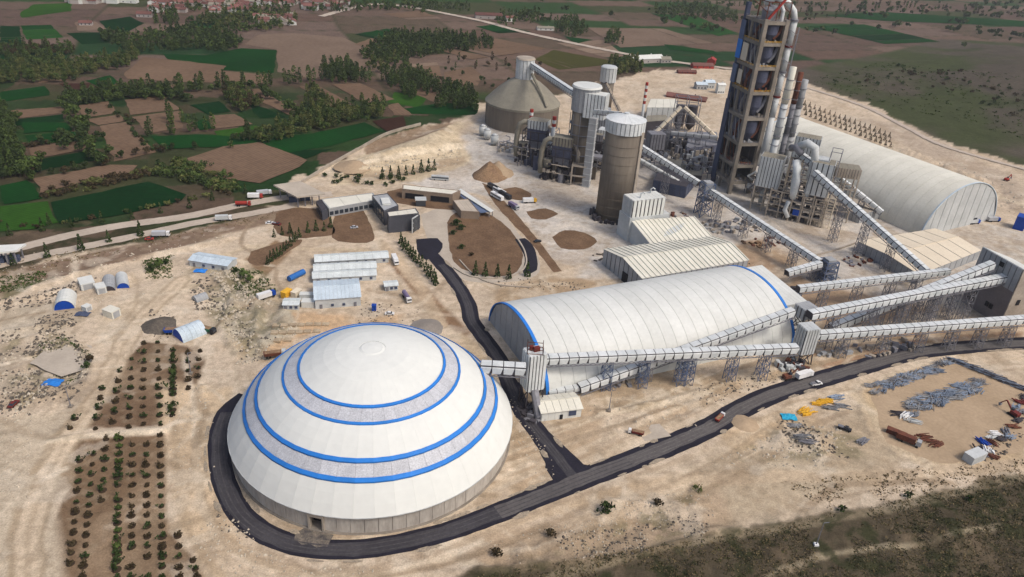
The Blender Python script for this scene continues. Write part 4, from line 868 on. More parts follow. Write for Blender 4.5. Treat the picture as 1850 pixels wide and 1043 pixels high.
# ------------------------------------------------------------------ preheater tower
def tower():
    TCONC = mat('pale_beam', (.30,.265,.22), (.21,.185,.155)); C0 = Vector((145.8,489.5,0)); a = radians(15); dx = Vector((cos(a),sin(a),0)); dy = Vector((-sin(a),cos(a),0)); WX, WY = 17.5, 27.0
    R = thing('preheater_tower','very tall open concrete preheater tower with cyclones on every floor, tallest structure','tower', C0)
    X = lambda u, v, z: C0+dx*u+dy*v+Vector((0,0,z))
    LV = [9, 21, 36.5, 54, 71, 87, 102, 115]
    cw = 2.6
    for u,v,m,lab in ((0,0,CONC,None),(WX,0,CONC,None),(0,WY,DKBLUE,'dark blue clad corner column'),(WX,WY,CONC,None)):
        su, sv = (1 if u else -1), (1 if v else -1); g = G(); x, y = u-su*cw/2, v-sv*cw/2; g.prism([X(x-cw/2,y-cw/2,0),X(x+cw/2,y-cw/2,0),X(x+cw/2,y+cw/2,0),X(x-cw/2,y+cw/2,0)],-.5,116 if not (v and not u) else 123)
        part('column', g, m, R, label=lab)
    part('column', G().prism([X(-.0+0.2,WY*.55,0),X(1.6,WY*.55,0),X(1.6,WY*.55+1.6,0),X(.2,WY*.55+1.6,0)],0,115), CONC, R)
    for i, z in enumerate(LV):
        g = G(); g.prism([X(cw,.3,0),X(WX-cw,.3,0),X(WX-cw,2,0),X(cw,2,0)], z-2.1, z); part('floor_beam', g, TCONC, R)  # front beams in a paler tone than the side beams
        g = G(); g.prism([X(.3,cw,0),X(2,cw,0),X(2,WY-cw,0),X(.3,WY-cw,0)], z-2.1, z-.01); part('floor_beam', g, CONC, R)
        g = G(); g.prism([X(WX-2,cw,0),X(WX-.3,cw,0),X(WX-.3,WY-cw,0),X(WX-2,WY-cw,0)], z-2.1, z-.01); part('floor_beam', g, CONC, R)
        g = G(); g.prism([X(2,2,0),X(WX-2,2,0),X(WX-2,WY-.5,0),X(2,WY-.5,0)], z-.6, z-.05); part('floor_slab', g, CONC, R)
        g = G(); rail = [X(.1,.1,z),X(WX-.1,.1,z),X(WX-.1,WY-.1,z),X(.1,WY-.1,z)]
        for j in range(4):
            p, q = rail[j], rail[(j+1)%4]; n = 8; up = Vector((0,0,1.1)); g.bar(p+up,q+up,.14); g.bar(p+up*.5,q+up*.5,.1)
            for k in range(n): s = lerp(p,q,k/n); g.bar(s,s+up,.12)
        part('railing', g, YEL if i in (6,5,4) else STEEL, R)
    for i in range(7):
        z0, z1 = LV[i], LV[i+1]; hgt = z1-z0-2.2
        if i >= 2:
            for (u,v,r) in ((9,6.0,4.6),(5.4,14.5,4.2),(5.2,21.5,3.2),(13,18,3)):
                r *= 1.0 if i % 2 == 0 else .92; p = X(u,v,0); g = G(); zb = z0+.1
                g.cone(p.x,p.y,zb,r*.35,zb+hgt*.42,r,24); g.cone(p.x,p.y,zb+hgt*.42,r,zb+hgt*.93,r,24); g.cone(p.x,p.y,zb+hgt*.93,r*.8,zb+hgt,r*.75,24)
                part('cyclone', g, CYCL, R, smooth=False)
            g = G(); g.tube([X(10,3.4,z0+hgt*.2),X(13,3,z0+hgt*.5),X(15.5,4,z0+hgt*.9)],1.1,8); g.tube([X(3,13,z0+.5),X(3,12,z0+hgt*.6),X(4.5,10,z0+hgt)],1.2,8); part('gas_duct', g, STEEL if i % 2 else RUST, R)
        g = G()
        for k in range(7): u, v = rnd.uniform(3,16), rnd.uniform(2.5,24); g.prism([X(u,v,0),X(u+1.6,v,0),X(u+1.6,v+1.4,0),X(u,v+1.4,0)], z0, z0+rnd.uniform(1,3.4))
        for k in range(4): u, v = rnd.uniform(3,16), rnd.uniform(2.5,24); g.bar(X(u,v,z0), X(u+rnd.uniform(-2,2),v,z1-2), .35)
        part('floor_equipment', g, DKSTEEL if i % 2 else STEEL, R, stuff=True)
        g = G()
        for k in range(9): u, v = (rnd.uniform(.5,2.2), rnd.uniform(3,24)) if k % 2 else (rnd.uniform(3,14), rnd.uniform(.5,2.2)); g.prism([X(u,v,0),X(u+1.0,v,0),X(u+1.0,v+1.1,0),X(u,v+1.1,0)], z0, z0+rnd.uniform(.8,2.6))
        for k in range(5): v = 3+k*4.6; g.bar(X(.6,v,z0), X(.6,v+4.2,z1-2.2), .28)
        part('edge_equipment', g, (CONC,RUST,GREYC)[i % 3], R, stuff=True)
        g = G(); g.prism([X(WX-3,WY-2.2,0),X(WX-.5,WY-2.2,0),X(WX-.5,WY-2,0),X(WX-3,WY-2,0)], z0, z1-2.1); g.prism([X(8,WY-2.4,0),X(13,WY-2.4,0),X(13,WY-2.2,0),X(8,WY-2.2,0)], z0, z1-2.1)
        g.prism([X(cw,WY-1,0),X(WX-cw,WY-1,0),X(WX-cw,WY-.8,0),X(cw,WY-.8,0)], z0, z1-2.1); g.prism([X(WX-1,cw,0),X(WX-.8,cw,0),X(WX-.8,WY-cw,0),X(WX-1,WY-cw,0)], z0, z1-2.1)
        part('rear_screen', g, DKSTEEL, R)
    # blue stair enclosure bays along the left flank
    for z0,z1,m in ((72,84,BLSTEEL),(88,100,BLUE),(100,112,BLSTEEL),(3,30,DKBLUE),(30,60,DKBLUE)):
        part('cladding_panel', G().prism([X(-.5,WY-5.5,0),X(-.1,WY-5.5,0),X(-.1,WY+.2,0),X(-.5,WY+.2,0)], z0, z1), m, R)
    for z0,z1,v0,v1 in ((88,99,13,20),(73,82,14,19)): part('cladding_panel', G().prism([X(-.4,v0,0),X(-.1,v0,0),X(-.1,v1,0),X(-.4,v1,0)], z0, z1), BEIGER, R)
    # roof equipment and the great downcomer duct
    for u,v,r in ((6,8,4.2),(14,17,3.8)): p = X(u,v,0); part('cyclone', G().cone(p.x,p.y,115,r*.9,121,r,24).cone(p.x,p.y,121,r,122.5,r*.6,24), STEEL, R)
    g = G()
    for u in (2,9,18):
        for v in (3,14,25): g.bar(X(u,v,115),X(u,v,126),.5)
    for v in (3,14,25): g.bar(X(2,v,126),X(18,v,126),.5)
    for u in (2,9,18): g.bar(X(u,3,126),X(u,25,126),.5); g.bar(X(u,3,120),X(u,25,126),.35)
    part('roof_frame', g, RUST, R)
    part('roof_beam', G().bar(X(3,2,116),X(13,1,130),1.2), RED, R); part('roof_stub_duct', G().tube([X(13,3,115),X(13,3,121),X(12,6,125)],1.2,10), GALV, R)
    D = G().tube([X(4,12,124),X(10,9,128),X(WX-1,6,126),X(WX+3.6,4,121),X(WX+5,3,115.5)],1.9,12); part('downcomer_bend', D, GALV, R, smooth=True)
    zs = [116,100,84,68,54]
    for i in range(4):
        part('downcomer_duct', G().tube([X(WX+4.8-.3*i,3-i*.4,zs[i]-.3),X(WX+4.5-.3*i,2.6-i*.4,zs[i+1]+.3)],2.1,14), LGREY, R, smooth=True)
        p = X(WX+4.8-.3*i,3-i*.4,0); part('duct_flange', G().cone(p.x,p.y,zs[i]-.7,2.6,zs[i]+.4,2.6,16), MAROON if i % 2 else STEEL, R)
    part('downcomer_duct', G().tube([X(WX+3.6,1.4,54),X(WX+3,0,40),X(WX+1,-2,30)],[2.1,2.1,1.9],14), LGREY, R, smooth=True)
    # duct supports
    g = G()
    for z in range(20,116,12): g.bar(X(WX-1,2,z),X(WX+4.5,2.6,z),.5)
    for v in (0,5):
        g.bar(X(WX+7.5,v,0),X(WX+7.5,v,112),.6)
        for z in range(8,112,9): g.bar(X(WX+7.5,v,z),X(WX,v,z+4),.3)
    part('duct_support', g, STEEL, R)
tower()
# ------------------------------------------------------------------ filter plant at the tower's foot
def plantpile(label, c, a, lx, ly, hmax, n, seed):
    r_ = random.Random(seed); c = Vector((*c,0)); R = thing('duct_cluster', label, 'ductwork', c, 'duct clusters in the plant'); T = lambda u,v,z: Vector((c.x+u*cos(a)-v*sin(a), c.y+u*sin(a)+v*cos(a), z))
    g = G()
    for u in np.linspace(-lx/2,lx/2,max(2,int(lx/5))):
        for v in (-ly/2,ly/2): g.bar(T(u,v,0),T(u,v,hmax*.8),.5)
    for z in np.arange(4.5,hmax*.85,4.5):
        for v in (-ly/2,ly/2): g.bar(T(-lx/2,v,z),T(lx/2,v,z),.45)
        for u in np.linspace(-lx/2,lx/2,max(2,int(lx/5))): g.bar(T(u,-ly/2,z),T(u,ly/2,z),.4)
    part('steel_frame', g, STEEL, R)
    for k in range(n):
        u, v, z = r_.uniform(-lx/2,lx/2), r_.uniform(-ly/2,ly/2), r_.uniform(2,hmax*.7); m_ = r_.choice((STEEL,DKSTEEL,LGREY,GREYC,OLDC)); rad = r_.uniform(.6,1.5)
        if k % 3 == 0: part('vessel', G().cone(*T(u,v,0)[:2],z*.5,rad*.6,z*.5+2,rad*1.6,12).cone(*T(u,v,0)[:2],z*.5+2,rad*1.6,z+3,rad*1.6,12), m_, R)
        elif k % 3 == 1: part('duct', G().tube([T(u,v,z),T(u+r_.uniform(-4,4),v,z+3),T(u+r_.uniform(-6,6),v+r_.uniform(-3,3),z+r_.uniform(3,7)),T(u+r_.uniform(-9,9),v,z+r_.uniform(-2,5))],rad*.9,8), m_, R)
        else: part('machine_housing', G().box(*T(u,v,z*.6),rad*3,rad*2.4,rad*2.6,a), m_, R)
for k,(lab,px,a,lx,ly,h,n) in enumerate((('grey duct cluster at the right foot of the preheater tower',(1398,348),-.42,16,10,20,14),('duct cluster between the preheater tower and the ribbed filter house',(1362,352),.26,10,10,16,10),('dark duct cluster left of the preheater tower foot',(1262,318),.2,24,12,14,16),
  ('duct cluster behind the left mill',(982,272),-.3,20,10,22,14),('duct cluster between the two arched duct mills',(1006,302),-.3,14,10,20,12),('duct cluster right of the blending silo',(1072,306),-.3,20,10,18,16),('duct cluster under the peaked pale galleries',(1208,268),.1,26,12,16,16),('duct cluster left of the slate shed',(1178,300),.1,18,10,14,12),
  ('duct cluster behind the ribbed filter houses near the cream vault',(1440,352),-.42,18,8,30,14))): plantpile(lab, tuple(at(*px))[:2], a, lx, ly, h, n, k+5)
def frame(g, T, us, vs, zs, t):
    for u in us:
        for v in vs: g.bar(T(u,v,zs[0]), T(u,v,zs[-1]), t)
    for z in zs[1:]:
        for u in us: g.bar(T(u,vs[0],z), T(u,vs[-1],z), t*.8)
        for v in vs: g.bar(T(us[0],v,z), T(us[-1],v,z), t*.8)
def filt(label, p, a, lx, ly, z0, z1, n, m, base='bag_filter', zfloors=3, fm=PCONC, hop=True):
    c = Vector((p.x,p.y,0)); R = thing(base, label, 'bag filter', c, 'filter houses at the tower foot')
    T = lambda u,v,z: Vector((c.x+u*cos(a)-v*sin(a), c.y+u*sin(a)+v*cos(a), z)); q = [T(-lx/2,-ly/2,0),T(lx/2,-ly/2,0),T(lx/2,ly/2,0),T(-lx/2,ly/2,0)]
    part('core', G().prism(q,z0,z1-.1), DKSTEEL, R)
    for i in range(4): wallpanels('cladding_panel', q[i], q[(i+1)%4], z0, z1, n if i%2==0 else max(3,int(n*ly/lx)), m, R, gap=.22, t=.4)
    panels('roof_sheet',[v+Vector((0,0,z1)) for v in q],4,OLDC,R,gap=.04)
    g = G(); k = max(2,round(lx/7)+1); us = [-lx/2+lx*i/(k-1) for i in range(k)]; frame(g,T,us,[-ly/2,ly/2],[0]+[z0*(i+1)/zfloors for i in range(zfloors)],.7); part('support_frame', g, fm, R)
    if hop:
        g = G()
        for i in range(k-1):
            u = (us[i]+us[i+1])/2; w = lx/(k-1)*.45
            g.hexa([T(u-.5,-.5,z0-5),T(u+.5,-.5,z0-5),T(u+.5,.5,z0-5),T(u-.5,.5,z0-5)],[T(u-w,-ly*.4,z0),T(u+w,-ly*.4,z0),T(u+w,ly*.4,z0),T(u-w,ly*.4,z0)])
        part('hopper', g, STEEL, R)
    return R, T
F1, T1 = filt('pale ribbed filter house on a concrete frame, nearest the tower foot', Vector((163,466,0)), -.42, 14, 11, 17, 37, 7, LGREY)
F2, T2 = filt('ribbed filter house behind, higher up between tower and cream vault', Vector((187,478,0)), -.42, 15, 10, 34, 48, 7, LGREY, zfloors=5)
F3, T3 = filt('plain grey filter house with conical outlet beside the inclined conveyors', Vector((189,449,0)), -.42, 13, 12, 20, 41, 4, LGREY, zfloors=4)
F4, T4 = filt('low wide ribbed filter house with flat tan roof against the cream vault', Vector((208,458,0)), -.2, 15, 11, 30, 36, 9, PCONC, zfloors=4, hop=False)
def solo_w(name,g,m,label,cat,loc,group=None,smooth=False): return solo(name,g,m,label,cat,Vector(loc),group,smooth)
def ductwork():
    c = Vector((176,458,0)); R = thing('raw_mill_frame','open concrete frame with curved ducts at the foot of the filter houses','plant frame', c)
    a = -.42; T = lambda u,v,z: Vector((c.x+u*cos(a)-v*sin(a), c.y+u*sin(a)+v*cos(a), z))
    g = G(); frame(g,T,[-11,-4,3,10,17,24],[-9,-2,5],[0,4.5,9,13.5,18],.75); part('concrete_frame', g, PCONC, R)
    for z in (4.5,9,13.5): part('walkway', G().slab([T(-10,-8,z),T(23,-8,z),T(23,-4,z),T(-10,-4,z)],.25), STEEL, R)
    part('curved_duct', G().tube([T(-1,-3,38),T(1,-6,34),T(2,-8,27),T(2.5,-8.5,20),T(3,-8,15)],[2.2,2.6,2.7,2.4,1.8],14), GALV, R, smooth=True)
    part('curved_duct', G().tube([T(-2,0,46),T(3,-2,50),T(8,-3,48),T(10,-4,40),T(9,-5,30)],[2.6,2.6,2.6,2.4,2.2],14), LGREY, R, smooth=True)
    part('curved_duct', G().tube([T(-6,2,44),T(-3,-1,46),T(1,-4,43)],[2.4,2.4,2.2],12), STEEL, R, smooth=True)
    part('lower_duct', G().tube([T(1,-9,13),T(0,-9.5,7),T(3,-9.5,2.5)],[1.5,1.5,1.5],10), GALV, R, smooth=True)
    part('blue_cabinet', G().box(*T(7,-8,4.8),4,3,3.6,a), ROYAL, R)
    p = T(14,0,0); part('process_tower', G().box(p.x,p.y,18,9,9,24,a), LGREY, R)
    p = T(10.5,-7,0); part('outlet_cone', G().cone(p.x,p.y,17,1.2,22,2.4,16), GALV, R)
    g = G(); frame(g,lambda u,v,z: T(u+20,v+2,z),[-2,4],[-6,4],[0,8,16,24,32,40,48],.4); part('steel_frame', g, STEEL, R)
    g = G(); frame(g,lambda u,v,z: T(u+25,v-5,z),[-2,3],[-3,4],[0,4,8,12,16,20],.4); part('stair_tower', g, YEL if False else BEIGER, R)
    g = G()
    for k in range(60): u,v,z = rnd.uniform(-10,22), rnd.uniform(-8,4), rnd.choice((.1,4.7,9.2,13.7)); g.box(*T(u,v,z),rnd.uniform(.8,2.8),rnd.uniform(.8,2),rnd.uniform(.8,3),a)
    part('frame_equipment', g, DKSTEEL, R, stuff=True)
    g = G()
    for k in range(40): u,v,z = rnd.uniform(-10,22), rnd.uniform(-8.6,-6), rnd.choice((.1,4.7,9.2,13.7)); g.box(*T(u,v,z),rnd.uniform(.4,1.6),rnd.uniform(.4,1.4),rnd.uniform(.6,2.4),a)
    part('pale_equipment', g, PCONC, R, stuff=True)
    # twin stacks
ductwork()
def stack(label, px, z0, pz, r, m, m2, h):
    p = at(*px, z0); R = thing('stack', label, 'chimney', (p.x,p.y,0), 'ducts and stacks beside the tower')
    n = 4
    for i in range(n): part('stack_section', G().cone(p.x,p.y,h*i/n+.2,r,h*(i+1)/n-.1,r,16), m if i<n-1 else m2, R, smooth=True)
    g = G()
    for z in np.arange(6,h-2,6): g.cone(p.x,p.y,z,r+.5,z+.3,r+.5,14)
    part('stack_platform', g, STEEL, R)
stack('pale stack with cream cap just right of the tower', (1405,240), 50, 0, 2.1, LGREY, CREAM, 92)
stack('rusty capped stack right of the pale one', (1425,222), 50, 0, 1.8, STEEL, RUST, 84)
stack('grey green stack in front of the cream vault end', (1436,218), 50, 0, 2.4, GREYC, GREYC, 78)
# ------------------------------------------------------------------ mills and chimneys between the silos
def millgroup(label, px, s=1.0, headm=LGREY, lowm=CYCL):
    p = gp(*px); R = thing('mill_unit', label, 'mill', p, 'mills between the silos'); a = -.3; c = p
    T = lambda u,v,z: Vector((c.x+(u*cos(a)-v*sin(a))*s, c.y+(u*sin(a)+v*cos(a))*s, z*s))
    g = G(); frame(g,T,[-9,-3,3,9],[-6,0,6],[0,6,12,18,24],.6); part('steel_frame', g, DKSTEEL, R)
    q = [T(-6,-5,0),T(8,-5,0),T(8,5,0),T(-6,5,0)]; part('filter_body', G().prism(q,17*s,27*s), lowm, R)
    part('hopper_row', G().prism([T(-5,-4,0),T(7,-4,0),T(7,4,0),T(-5,4,0)],12*s,17*s), STEEL, R)
    for i in range(4): wallpanels('cladding_panel', q[i], q[(i+1)%4], 26*s, 32*s, 6 if i%2==0 else 4, headm, R, gap=.3, t=.35)
    part('filter_core', G().prism(q,27*s,31.9*s), DKSTEEL, R); panels('roof_sheet',[v+Vector((0,0,32*s-v.z)) for v in q],4,OLDC,R,gap=.03)
    part('curved_duct', G().tube([T(-5,-2,29),T(-9,-3,30),T(-12,-4,28),T(-13.5,-4.5,22),T(-14,-5,12),T(-13,-5,4)],[2*s]*6,12), OLDC, R, smooth=True)
    part('curved_duct', G().tube([T(8,0,28),T(11,-1,27),T(13,-2,22),T(13,-2,14)],[1.5*s]*4,10), PCONC, R, smooth=True)
    part('mill_drum', G().cone(*T(-9,-4,0)[:2],.2,3.4*s,8*s,2.6*s,16), DKSTEEL, R); part('mill_drum', G().cone(*T(3,-7,0)[:2],.2,2.6*s,6*s,2.2*s,16), STEEL, R)
    part('separator', G().cone(*T(-9,-4,0)[:2],9*s,2.2*s,15*s,3.4*s,16), OLDC, R)
    for z in (6,12): part('walkway', G().slab([T(-9,-7.5,z),T(9,-7.5,z),T(9,-5.5,z),T(-9,-5.5,z)],.3), PCONC, R)
    g = G()
    for k in range(40): u,v,z = rnd.uniform(-13,11), rnd.uniform(-9,3), rnd.choice((.1,.1,6.2,12.2)); g.box(*T(u,v,z),rnd.uniform(.8,2.5),rnd.uniform(.8,2),rnd.uniform(1,3.5),a)
    part('mill_equipment', g, DKSTEEL, R, stuff=True)
    g = G()
    for k in range(22): u,v,z = rnd.uniform(-13,11), rnd.uniform(-10,-5), rnd.choice((.1,6.2)); g.box(*T(u,v,z),rnd.uniform(.5,2),rnd.uniform(.5,1.5),rnd.uniform(.6,2.6),a)
    part('pale_equipment', g, PCONC, R, stuff=True)
millgroup('left mill with arched tan duct in front of the broad silo', (966,292))
millgroup('nearer mill with arched tan duct beside the blending silo', (1010,322), .95, headm=OLDC)
millgroup('dark mill between the blending silo and the brown silo', (1068,300), .8, headm=STEEL, lowm=DKSTEEL)
p = gp(1046,336); R = thing('concrete_portal','pale concrete portal frame at the foot of the blending silo','plant frame',p)
T = lambda u,v,z: Vector((p.x+u*cos(-.15)-v*sin(-.15),p.y+u*sin(-.15)+v*cos(-.15),z)); g = G(); frame(g,T,[-6,5],[0,8],[0,7,14],1.0); part('portal_frame', g, PCONC, R); part('portal_slab', G().slab([T(-6,0,14),T(5,0,14),T(5,8,14),T(-6,8,14)],.5), CONC, R)
q = [T(-14,-1,0),T(24,-1,0),T(24,6,0),T(-14,6,0)]; part('pipe_bridge', G().prism([v+Vector((0,12,0)) for v in q],17,18.5), STEEL, R)
def chimney(label, px, h, r=1.3, bands=5, bl=2.2):
    p = gp(*px); R = thing('striped_chimney', label, 'chimney', p, 'red and white banded chimneys')
    hb = bands*bl; part('chimney_shaft', G().cone(p.x,p.y,-.2,r*1.1,h-hb,r,14), LGREY, R, smooth=True)
    for i in range(bands): part('colour_band', G().cone(p.x,p.y,h-hb+i*bl,r+.05,h-hb+(i+1)*bl,r+.05,14), RED if (bands-i) % 2 else WHITE, R, label='red band' if (bands-i) % 2 else 'white band')
chimney('tall thin chimney with red and white top beyond the brown silo', (1157,232), 40, 1.2, 7, 2.6)
chimney('short banded chimney in front of the broad silo', (957,250), 24, 1.4, 4, 2.4)
chimney('short banded chimney on the nearer mill', (994,300), 37, 1.4, 3, 2.4)
# grey clad box building and dark buildings behind
def boxb(label, q, h, m, rm, n, k=8, name='plant_building', cat='building', roofn=4):
    q = [Vector((p[0],p[1],0)) for p in q]; R = thing(name, label, cat, sum(q,Vector())/len(q)); part('wall_core', G().prism(q,-.3,h-.1), DKSTEEL if n else m, R)
    if n:
        for i in range(4): wallpanels('cladding_panel', q[i], q[(i+1)%4], 0, h, n if i%2==0 else max(2,n//2), m, R, gap=.08, t=.3)
    panels('roof_sheet',[v+Vector((0,0,h)) for v in q],roofn,rm,R,gap=.03,t=.3); return R
boxb('grey clad box building beyond the brown silo', [at(1165,222),at(1222,222),at(1216,206),at(1172,206)], 14, LGREY, CREAM, 6)
boxb('low flat roofed building with cream roof behind the brown silo', [at(1160,250),at(1205,246),at(1198,236),at(1165,238)], 14, DKSTEEL, OLDC, 0)
boxb('long dark blue grey shed left of the preheater tower', [at(1236,292),at(1292,286),at(1290,262),at(1240,262)], 11, mat('slate_cladding',(.11,.12,.17),rough=.5), STEEL, 8)
boxb('dark shed under the descending gallery by the brown silo', [at(1178,345),at(1236,358),at(1252,338),at(1192,318)], 8, DKBLUE, DKSTEEL, 6)
boxb('dark machine hall with brown roof between silo and tower', [at(1185,322),at(1265,332),at(1268,305),at(1200,300)], 6, DKSTEEL, OLDC, 5)
p = gp(1234,236); R = thing('round_bin','dark round bins under the peaked galleries','bin',p)
for dx,dy in ((-5,0),(5,1)): part('bin_shell', G().cone(p.x+dx,p.y+dy,6,4.6,22,4.6,18).cone(p.x+dx,p.y+dy,1,1,6,4.6,18), DKSTEEL, R)
g = G(); frame(g,lambda u,v,z: Vector((p.x+u,p.y+v,z)),[-10,0,10],[-5,5],[0,8,16,24,30],.5); part('bin_frame', g, STEEL, R)
def jumble(name, label, cat, px, n, sx, sy, hmax, ms, ang=.3, smin=.8, smax=3.5):
    p = gp(*px); R = thing(name, label, cat, p)
    for m in ms:
        g = G()
        for k in range(n):
            u,v = max(-1.5,min(1.5,rnd.gauss(0,1)))*sx*.42, max(-1.5,min(1.5,rnd.gauss(0,1)))*sy*.42; x = p.x+u*cos(ang)-v*sin(ang); y = p.y+u*sin(ang)+v*cos(ang)
            g.box(x,y,hz(x,y)-.1,rnd.uniform(smin,smax),rnd.uniform(smin,smax)*.6,rnd.uniform(.3,hmax),rnd.uniform(0,3))
        part('scrap_piece', g, m, R, stuff=True)
    return R
def plantjumble(label, px, n, sx, sy, hmax, ms):
    R = jumble('plant_machinery', label, 'machinery', px, n, sx, sy, hmax, ms, 0, 1, 4.5); p = R.location; g = G()
    for k in range(10):
        x, y = p.x+rnd.gauss(0,sx*.4), p.y+rnd.gauss(0,sy*.4); h = rnd.uniform(5,hmax*1.6); g.bar((x,y,0),(x,y,h),.5); g.bar((x,y,h),(x+rnd.uniform(-9,9),y+rnd.uniform(-5,5),h),.5)
    part('pipe_rack', g, STEEL, R, stuff=True)
plantjumble('dark ducts and frames packed round the left mill', (985,300), 26, 22, 16, 13, (DKSTEEL,STEEL,CYCL))
plantjumble('dark ducts and frames packed round the nearer mill', (1035,318), 26, 22, 14, 13, (DKSTEEL,STEEL,CONC))
plantjumble('grey frames and vessels between the blending silo and brown silo', (1075,262), 24, 24, 16, 18, (GREYC,STEEL,DKSTEEL))
plantjumble('dark machinery crowded between the brown silo and the tower', (1222,278), 26, 38, 22, 12, (DKSTEEL,CONC,STEEL))
plantjumble('dark machinery under the peaked pale galleries', (1190,262), 18, 18, 16, 12, (DKSTEEL,DKBLUE))
plantjumble('grey machinery right behind the brown silo', (1070,285), 20, 22, 18, 12, (DKSTEEL,STEEL,GREYC))
plantjumble('dark pipework left of the tower foot', (1255,300), 30, 26, 14, 12, (DKSTEEL,GREYC,CONC))
plantjumble('dark machinery packed at the tower base rear', (1330,322), 16, 16, 14, 10, (DKSTEEL,RUST))
plantjumble('pale machinery left of the mills by the broad silo', (925,268), 14, 14, 16, 5, (GREYC,PCONC))
for i,(px,lab) in enumerate((((872,245),'leftmost white tank at the foot of the broad silo'),((880,252),'second white tank at the foot of the broad silo'),((893,262),'third and nearest white tank by the broad silo'))):
    p = gp(*px); R = thing('storage_tank', lab, 'tank', p, 'white tanks by the broad silo'); part('tank_shell', G().cone(p.x,p.y,1.5,3,8,3,16).cone(p.x,p.y,8,3,9.3,1,16), LGREY, R, smooth=True); g = G()
    for k in range(4): b = k*pi/2+.4; g.bar((p.x+2.4*cos(b),p.y+2.4*sin(b),0),(p.x+2.4*cos(b),p.y+2.4*sin(b),2),.3)
    part('tank_leg', g, STEEL, R)
# lattice posts standing apart
for px, h, lab in (((1268,388),22,'blue grey lattice tower where two white galleries meet'),((1488,508),13,'lattice post with pale housing at the gallery corner')):
    p = gp(*px); R = thing('lattice_tower', lab, 'tower', p); part('lattice', trestle_g(G(),p.x,p.y,0,h,7,.3,.5,bays=4), BLSTEEL, R); part('head_housing', G().box(p.x,p.y,h-4,5,5,5,.3), GREYC, R); part('platform', G().box(p.x,p.y,h*.5,8,8,.3,.3), STEEL, R)
# ------------------------------------------------------------------ red, grey clutter around the plant
JB = [((1200,395),26,26,12,1.6,(RUST,STEEL,PCONC),'scattered steel and scrap under the long gallery'),((1310,410),26,30,14,2.2,(STEEL,GREYC,PCONC),'grey steel parts piled beside the long gallery'),
 ((1380,440),14,22,10,1.2,(RUST,BROWN),'rusty material strewn under the long gallery lower end'),((1490,500),14,12,8,3,(STEEL,GREYC),'grey parts heaped at the gallery corner post'),
 ((1560,470),14,20,9,1.4,(RUST,STEEL),'scrap beside the dark wall of the beige roofed store'),((1428,662),20,9,5,2.8,(DKSTEEL,RUST,LGREY),'dark machinery parts below the grey transfer tower'),
 ((1500,635),12,12,6,2.0,(PCONC,GREYC),'pale blocks on the sand beneath the lowest gallery'),((1600,630),14,22,7,2.2,(STEEL,PCONC),'grey blocks beside the road under the lowest gallery'),
 ((1145,480),14,12,8,1.2,(DROCK,STEEL),'dark scrap left of the wide cream hall'),((1090,465),12,14,8,.8,(DROCK,),'dark litter on the yard before the cream hall'),
 ((1110,692),8,10,4,1.6,(STEEL,PCONC),'small grey parts on the sand at the vault foot'),((960,748),14,5,8,2,(DKSTEEL,STEEL),'dark machinery under the ribbed transfer tower'),
 ((1430,540),10,8,8,5,(DKSTEEL,BLSTEEL),'dark drive machinery at the right end of the vault'),((1430,575),12,8,7,7,(DKSTEEL,STEEL),'dark steelwork between the vault end and its transfer tower')]
for px,n,sx,sy,hm,ms,lab in JB: jumble('scrap_heap', lab, 'scrap heap', px, n, sx, sy, hm, ms)
# ------------------------------------------------------------------ offices, gate, canteen
def flatb(name, label, cat, rp, z, m, rm, win=None, par=.5, roofn=3):
    """flat roofed block from its roof corners as seen (near-left, near-right, far-right, far-left) at height z"""
    q = [Vector((v.x,v.y,0)) for v in quad(rp, z)]; R = thing(name, label, cat, sum(q,Vector())/4); part('walls', G().prism(q,-.3,z), m, R)
    panels('roof_sheet',[v+Vector((0,0,z)) for v in q],roofn,rm,R,gap=.02,t=.2)
    for i in range(4):
        a, b = q[i], q[(i+1)%4]; part('parapet', G().hexa([a+Vector((0,0,z)),b+Vector((0,0,z)),lerp(b,R.location,.05)+Vector((0,0,z)),lerp(a,R.location,.05)+Vector((0,0,z))],[a+Vector((0,0,z+par)),b+Vector((0,0,z+par)),lerp(b,R.location,.05)+Vector((0,0,z+par)),lerp(a,R.location,.05)+Vector((0,0,z+par))]), m, R)
    for (i,n,z0,hh,wm) in (win or []):
        a, b = q[i], q[(i+1)%4]; d = (b-a).normalized()
        for k in range(n):
            p = lerp(a,b,(k+.5)/n); part('window', G().box(p.x+d.y*.08,p.y-d.x*.08,z0,(b-a).length/n*.72,.35,hh,atan2(d.y,d.x)), wm, R)
    return R
SLATE = mat('slate_panel',(.075,.078,.095),(.055,.058,.07),rough=.4)
flatb('office_block','dark panelled office block with white roof and glazed bay by the avenue','office',P('702,392 757,386 751,377 699,384'), 10, SLATE, CREAM, [(0,1,0,.01,GLASS),(1,2,1,3,GLASS),(1,2,5.5,3,GLASS)])
flatb('office_wing','dark office wing with skylit roof behind the dark panelled block','office',P('694,382 720,372 700,350 672,354'), 9, SLATE, GREYC, [(3,5,1,2.6,GLASS),(3,5,5,2.6,GLASS)])
v = at(697,365,9.4); solo('roof_skylight', G().box(v.x,v.y,9.3,5,9,1.2,.3), WHITE, 'white glazed skylight on the roof of the office wing','skylight', (v.x,v.y,9.3))
a_, b_ = at(745,421), at(757,413); R = thing('entrance_bay','pale gridded entrance bay at the right side of the office block','porch', a_); g = G()
for k in range(3):
    p = lerp(a_,b_,k/2); g.bar(p,p+Vector((0,0,9)),.6)
for z in (3,6,9): g.bar(a_+Vector((0,0,z)),b_+Vector((0,0,z)),.6)
part('bay_frame', g, LGREY, R); part('bay_glazing', G().slab([a_+Vector((.5,.5,.3)),b_+Vector((.5,.5,.3)),b_+Vector((.5,.5,8.8)),a_+Vector((.5,.5,8.8))],.1), GLASS, R)
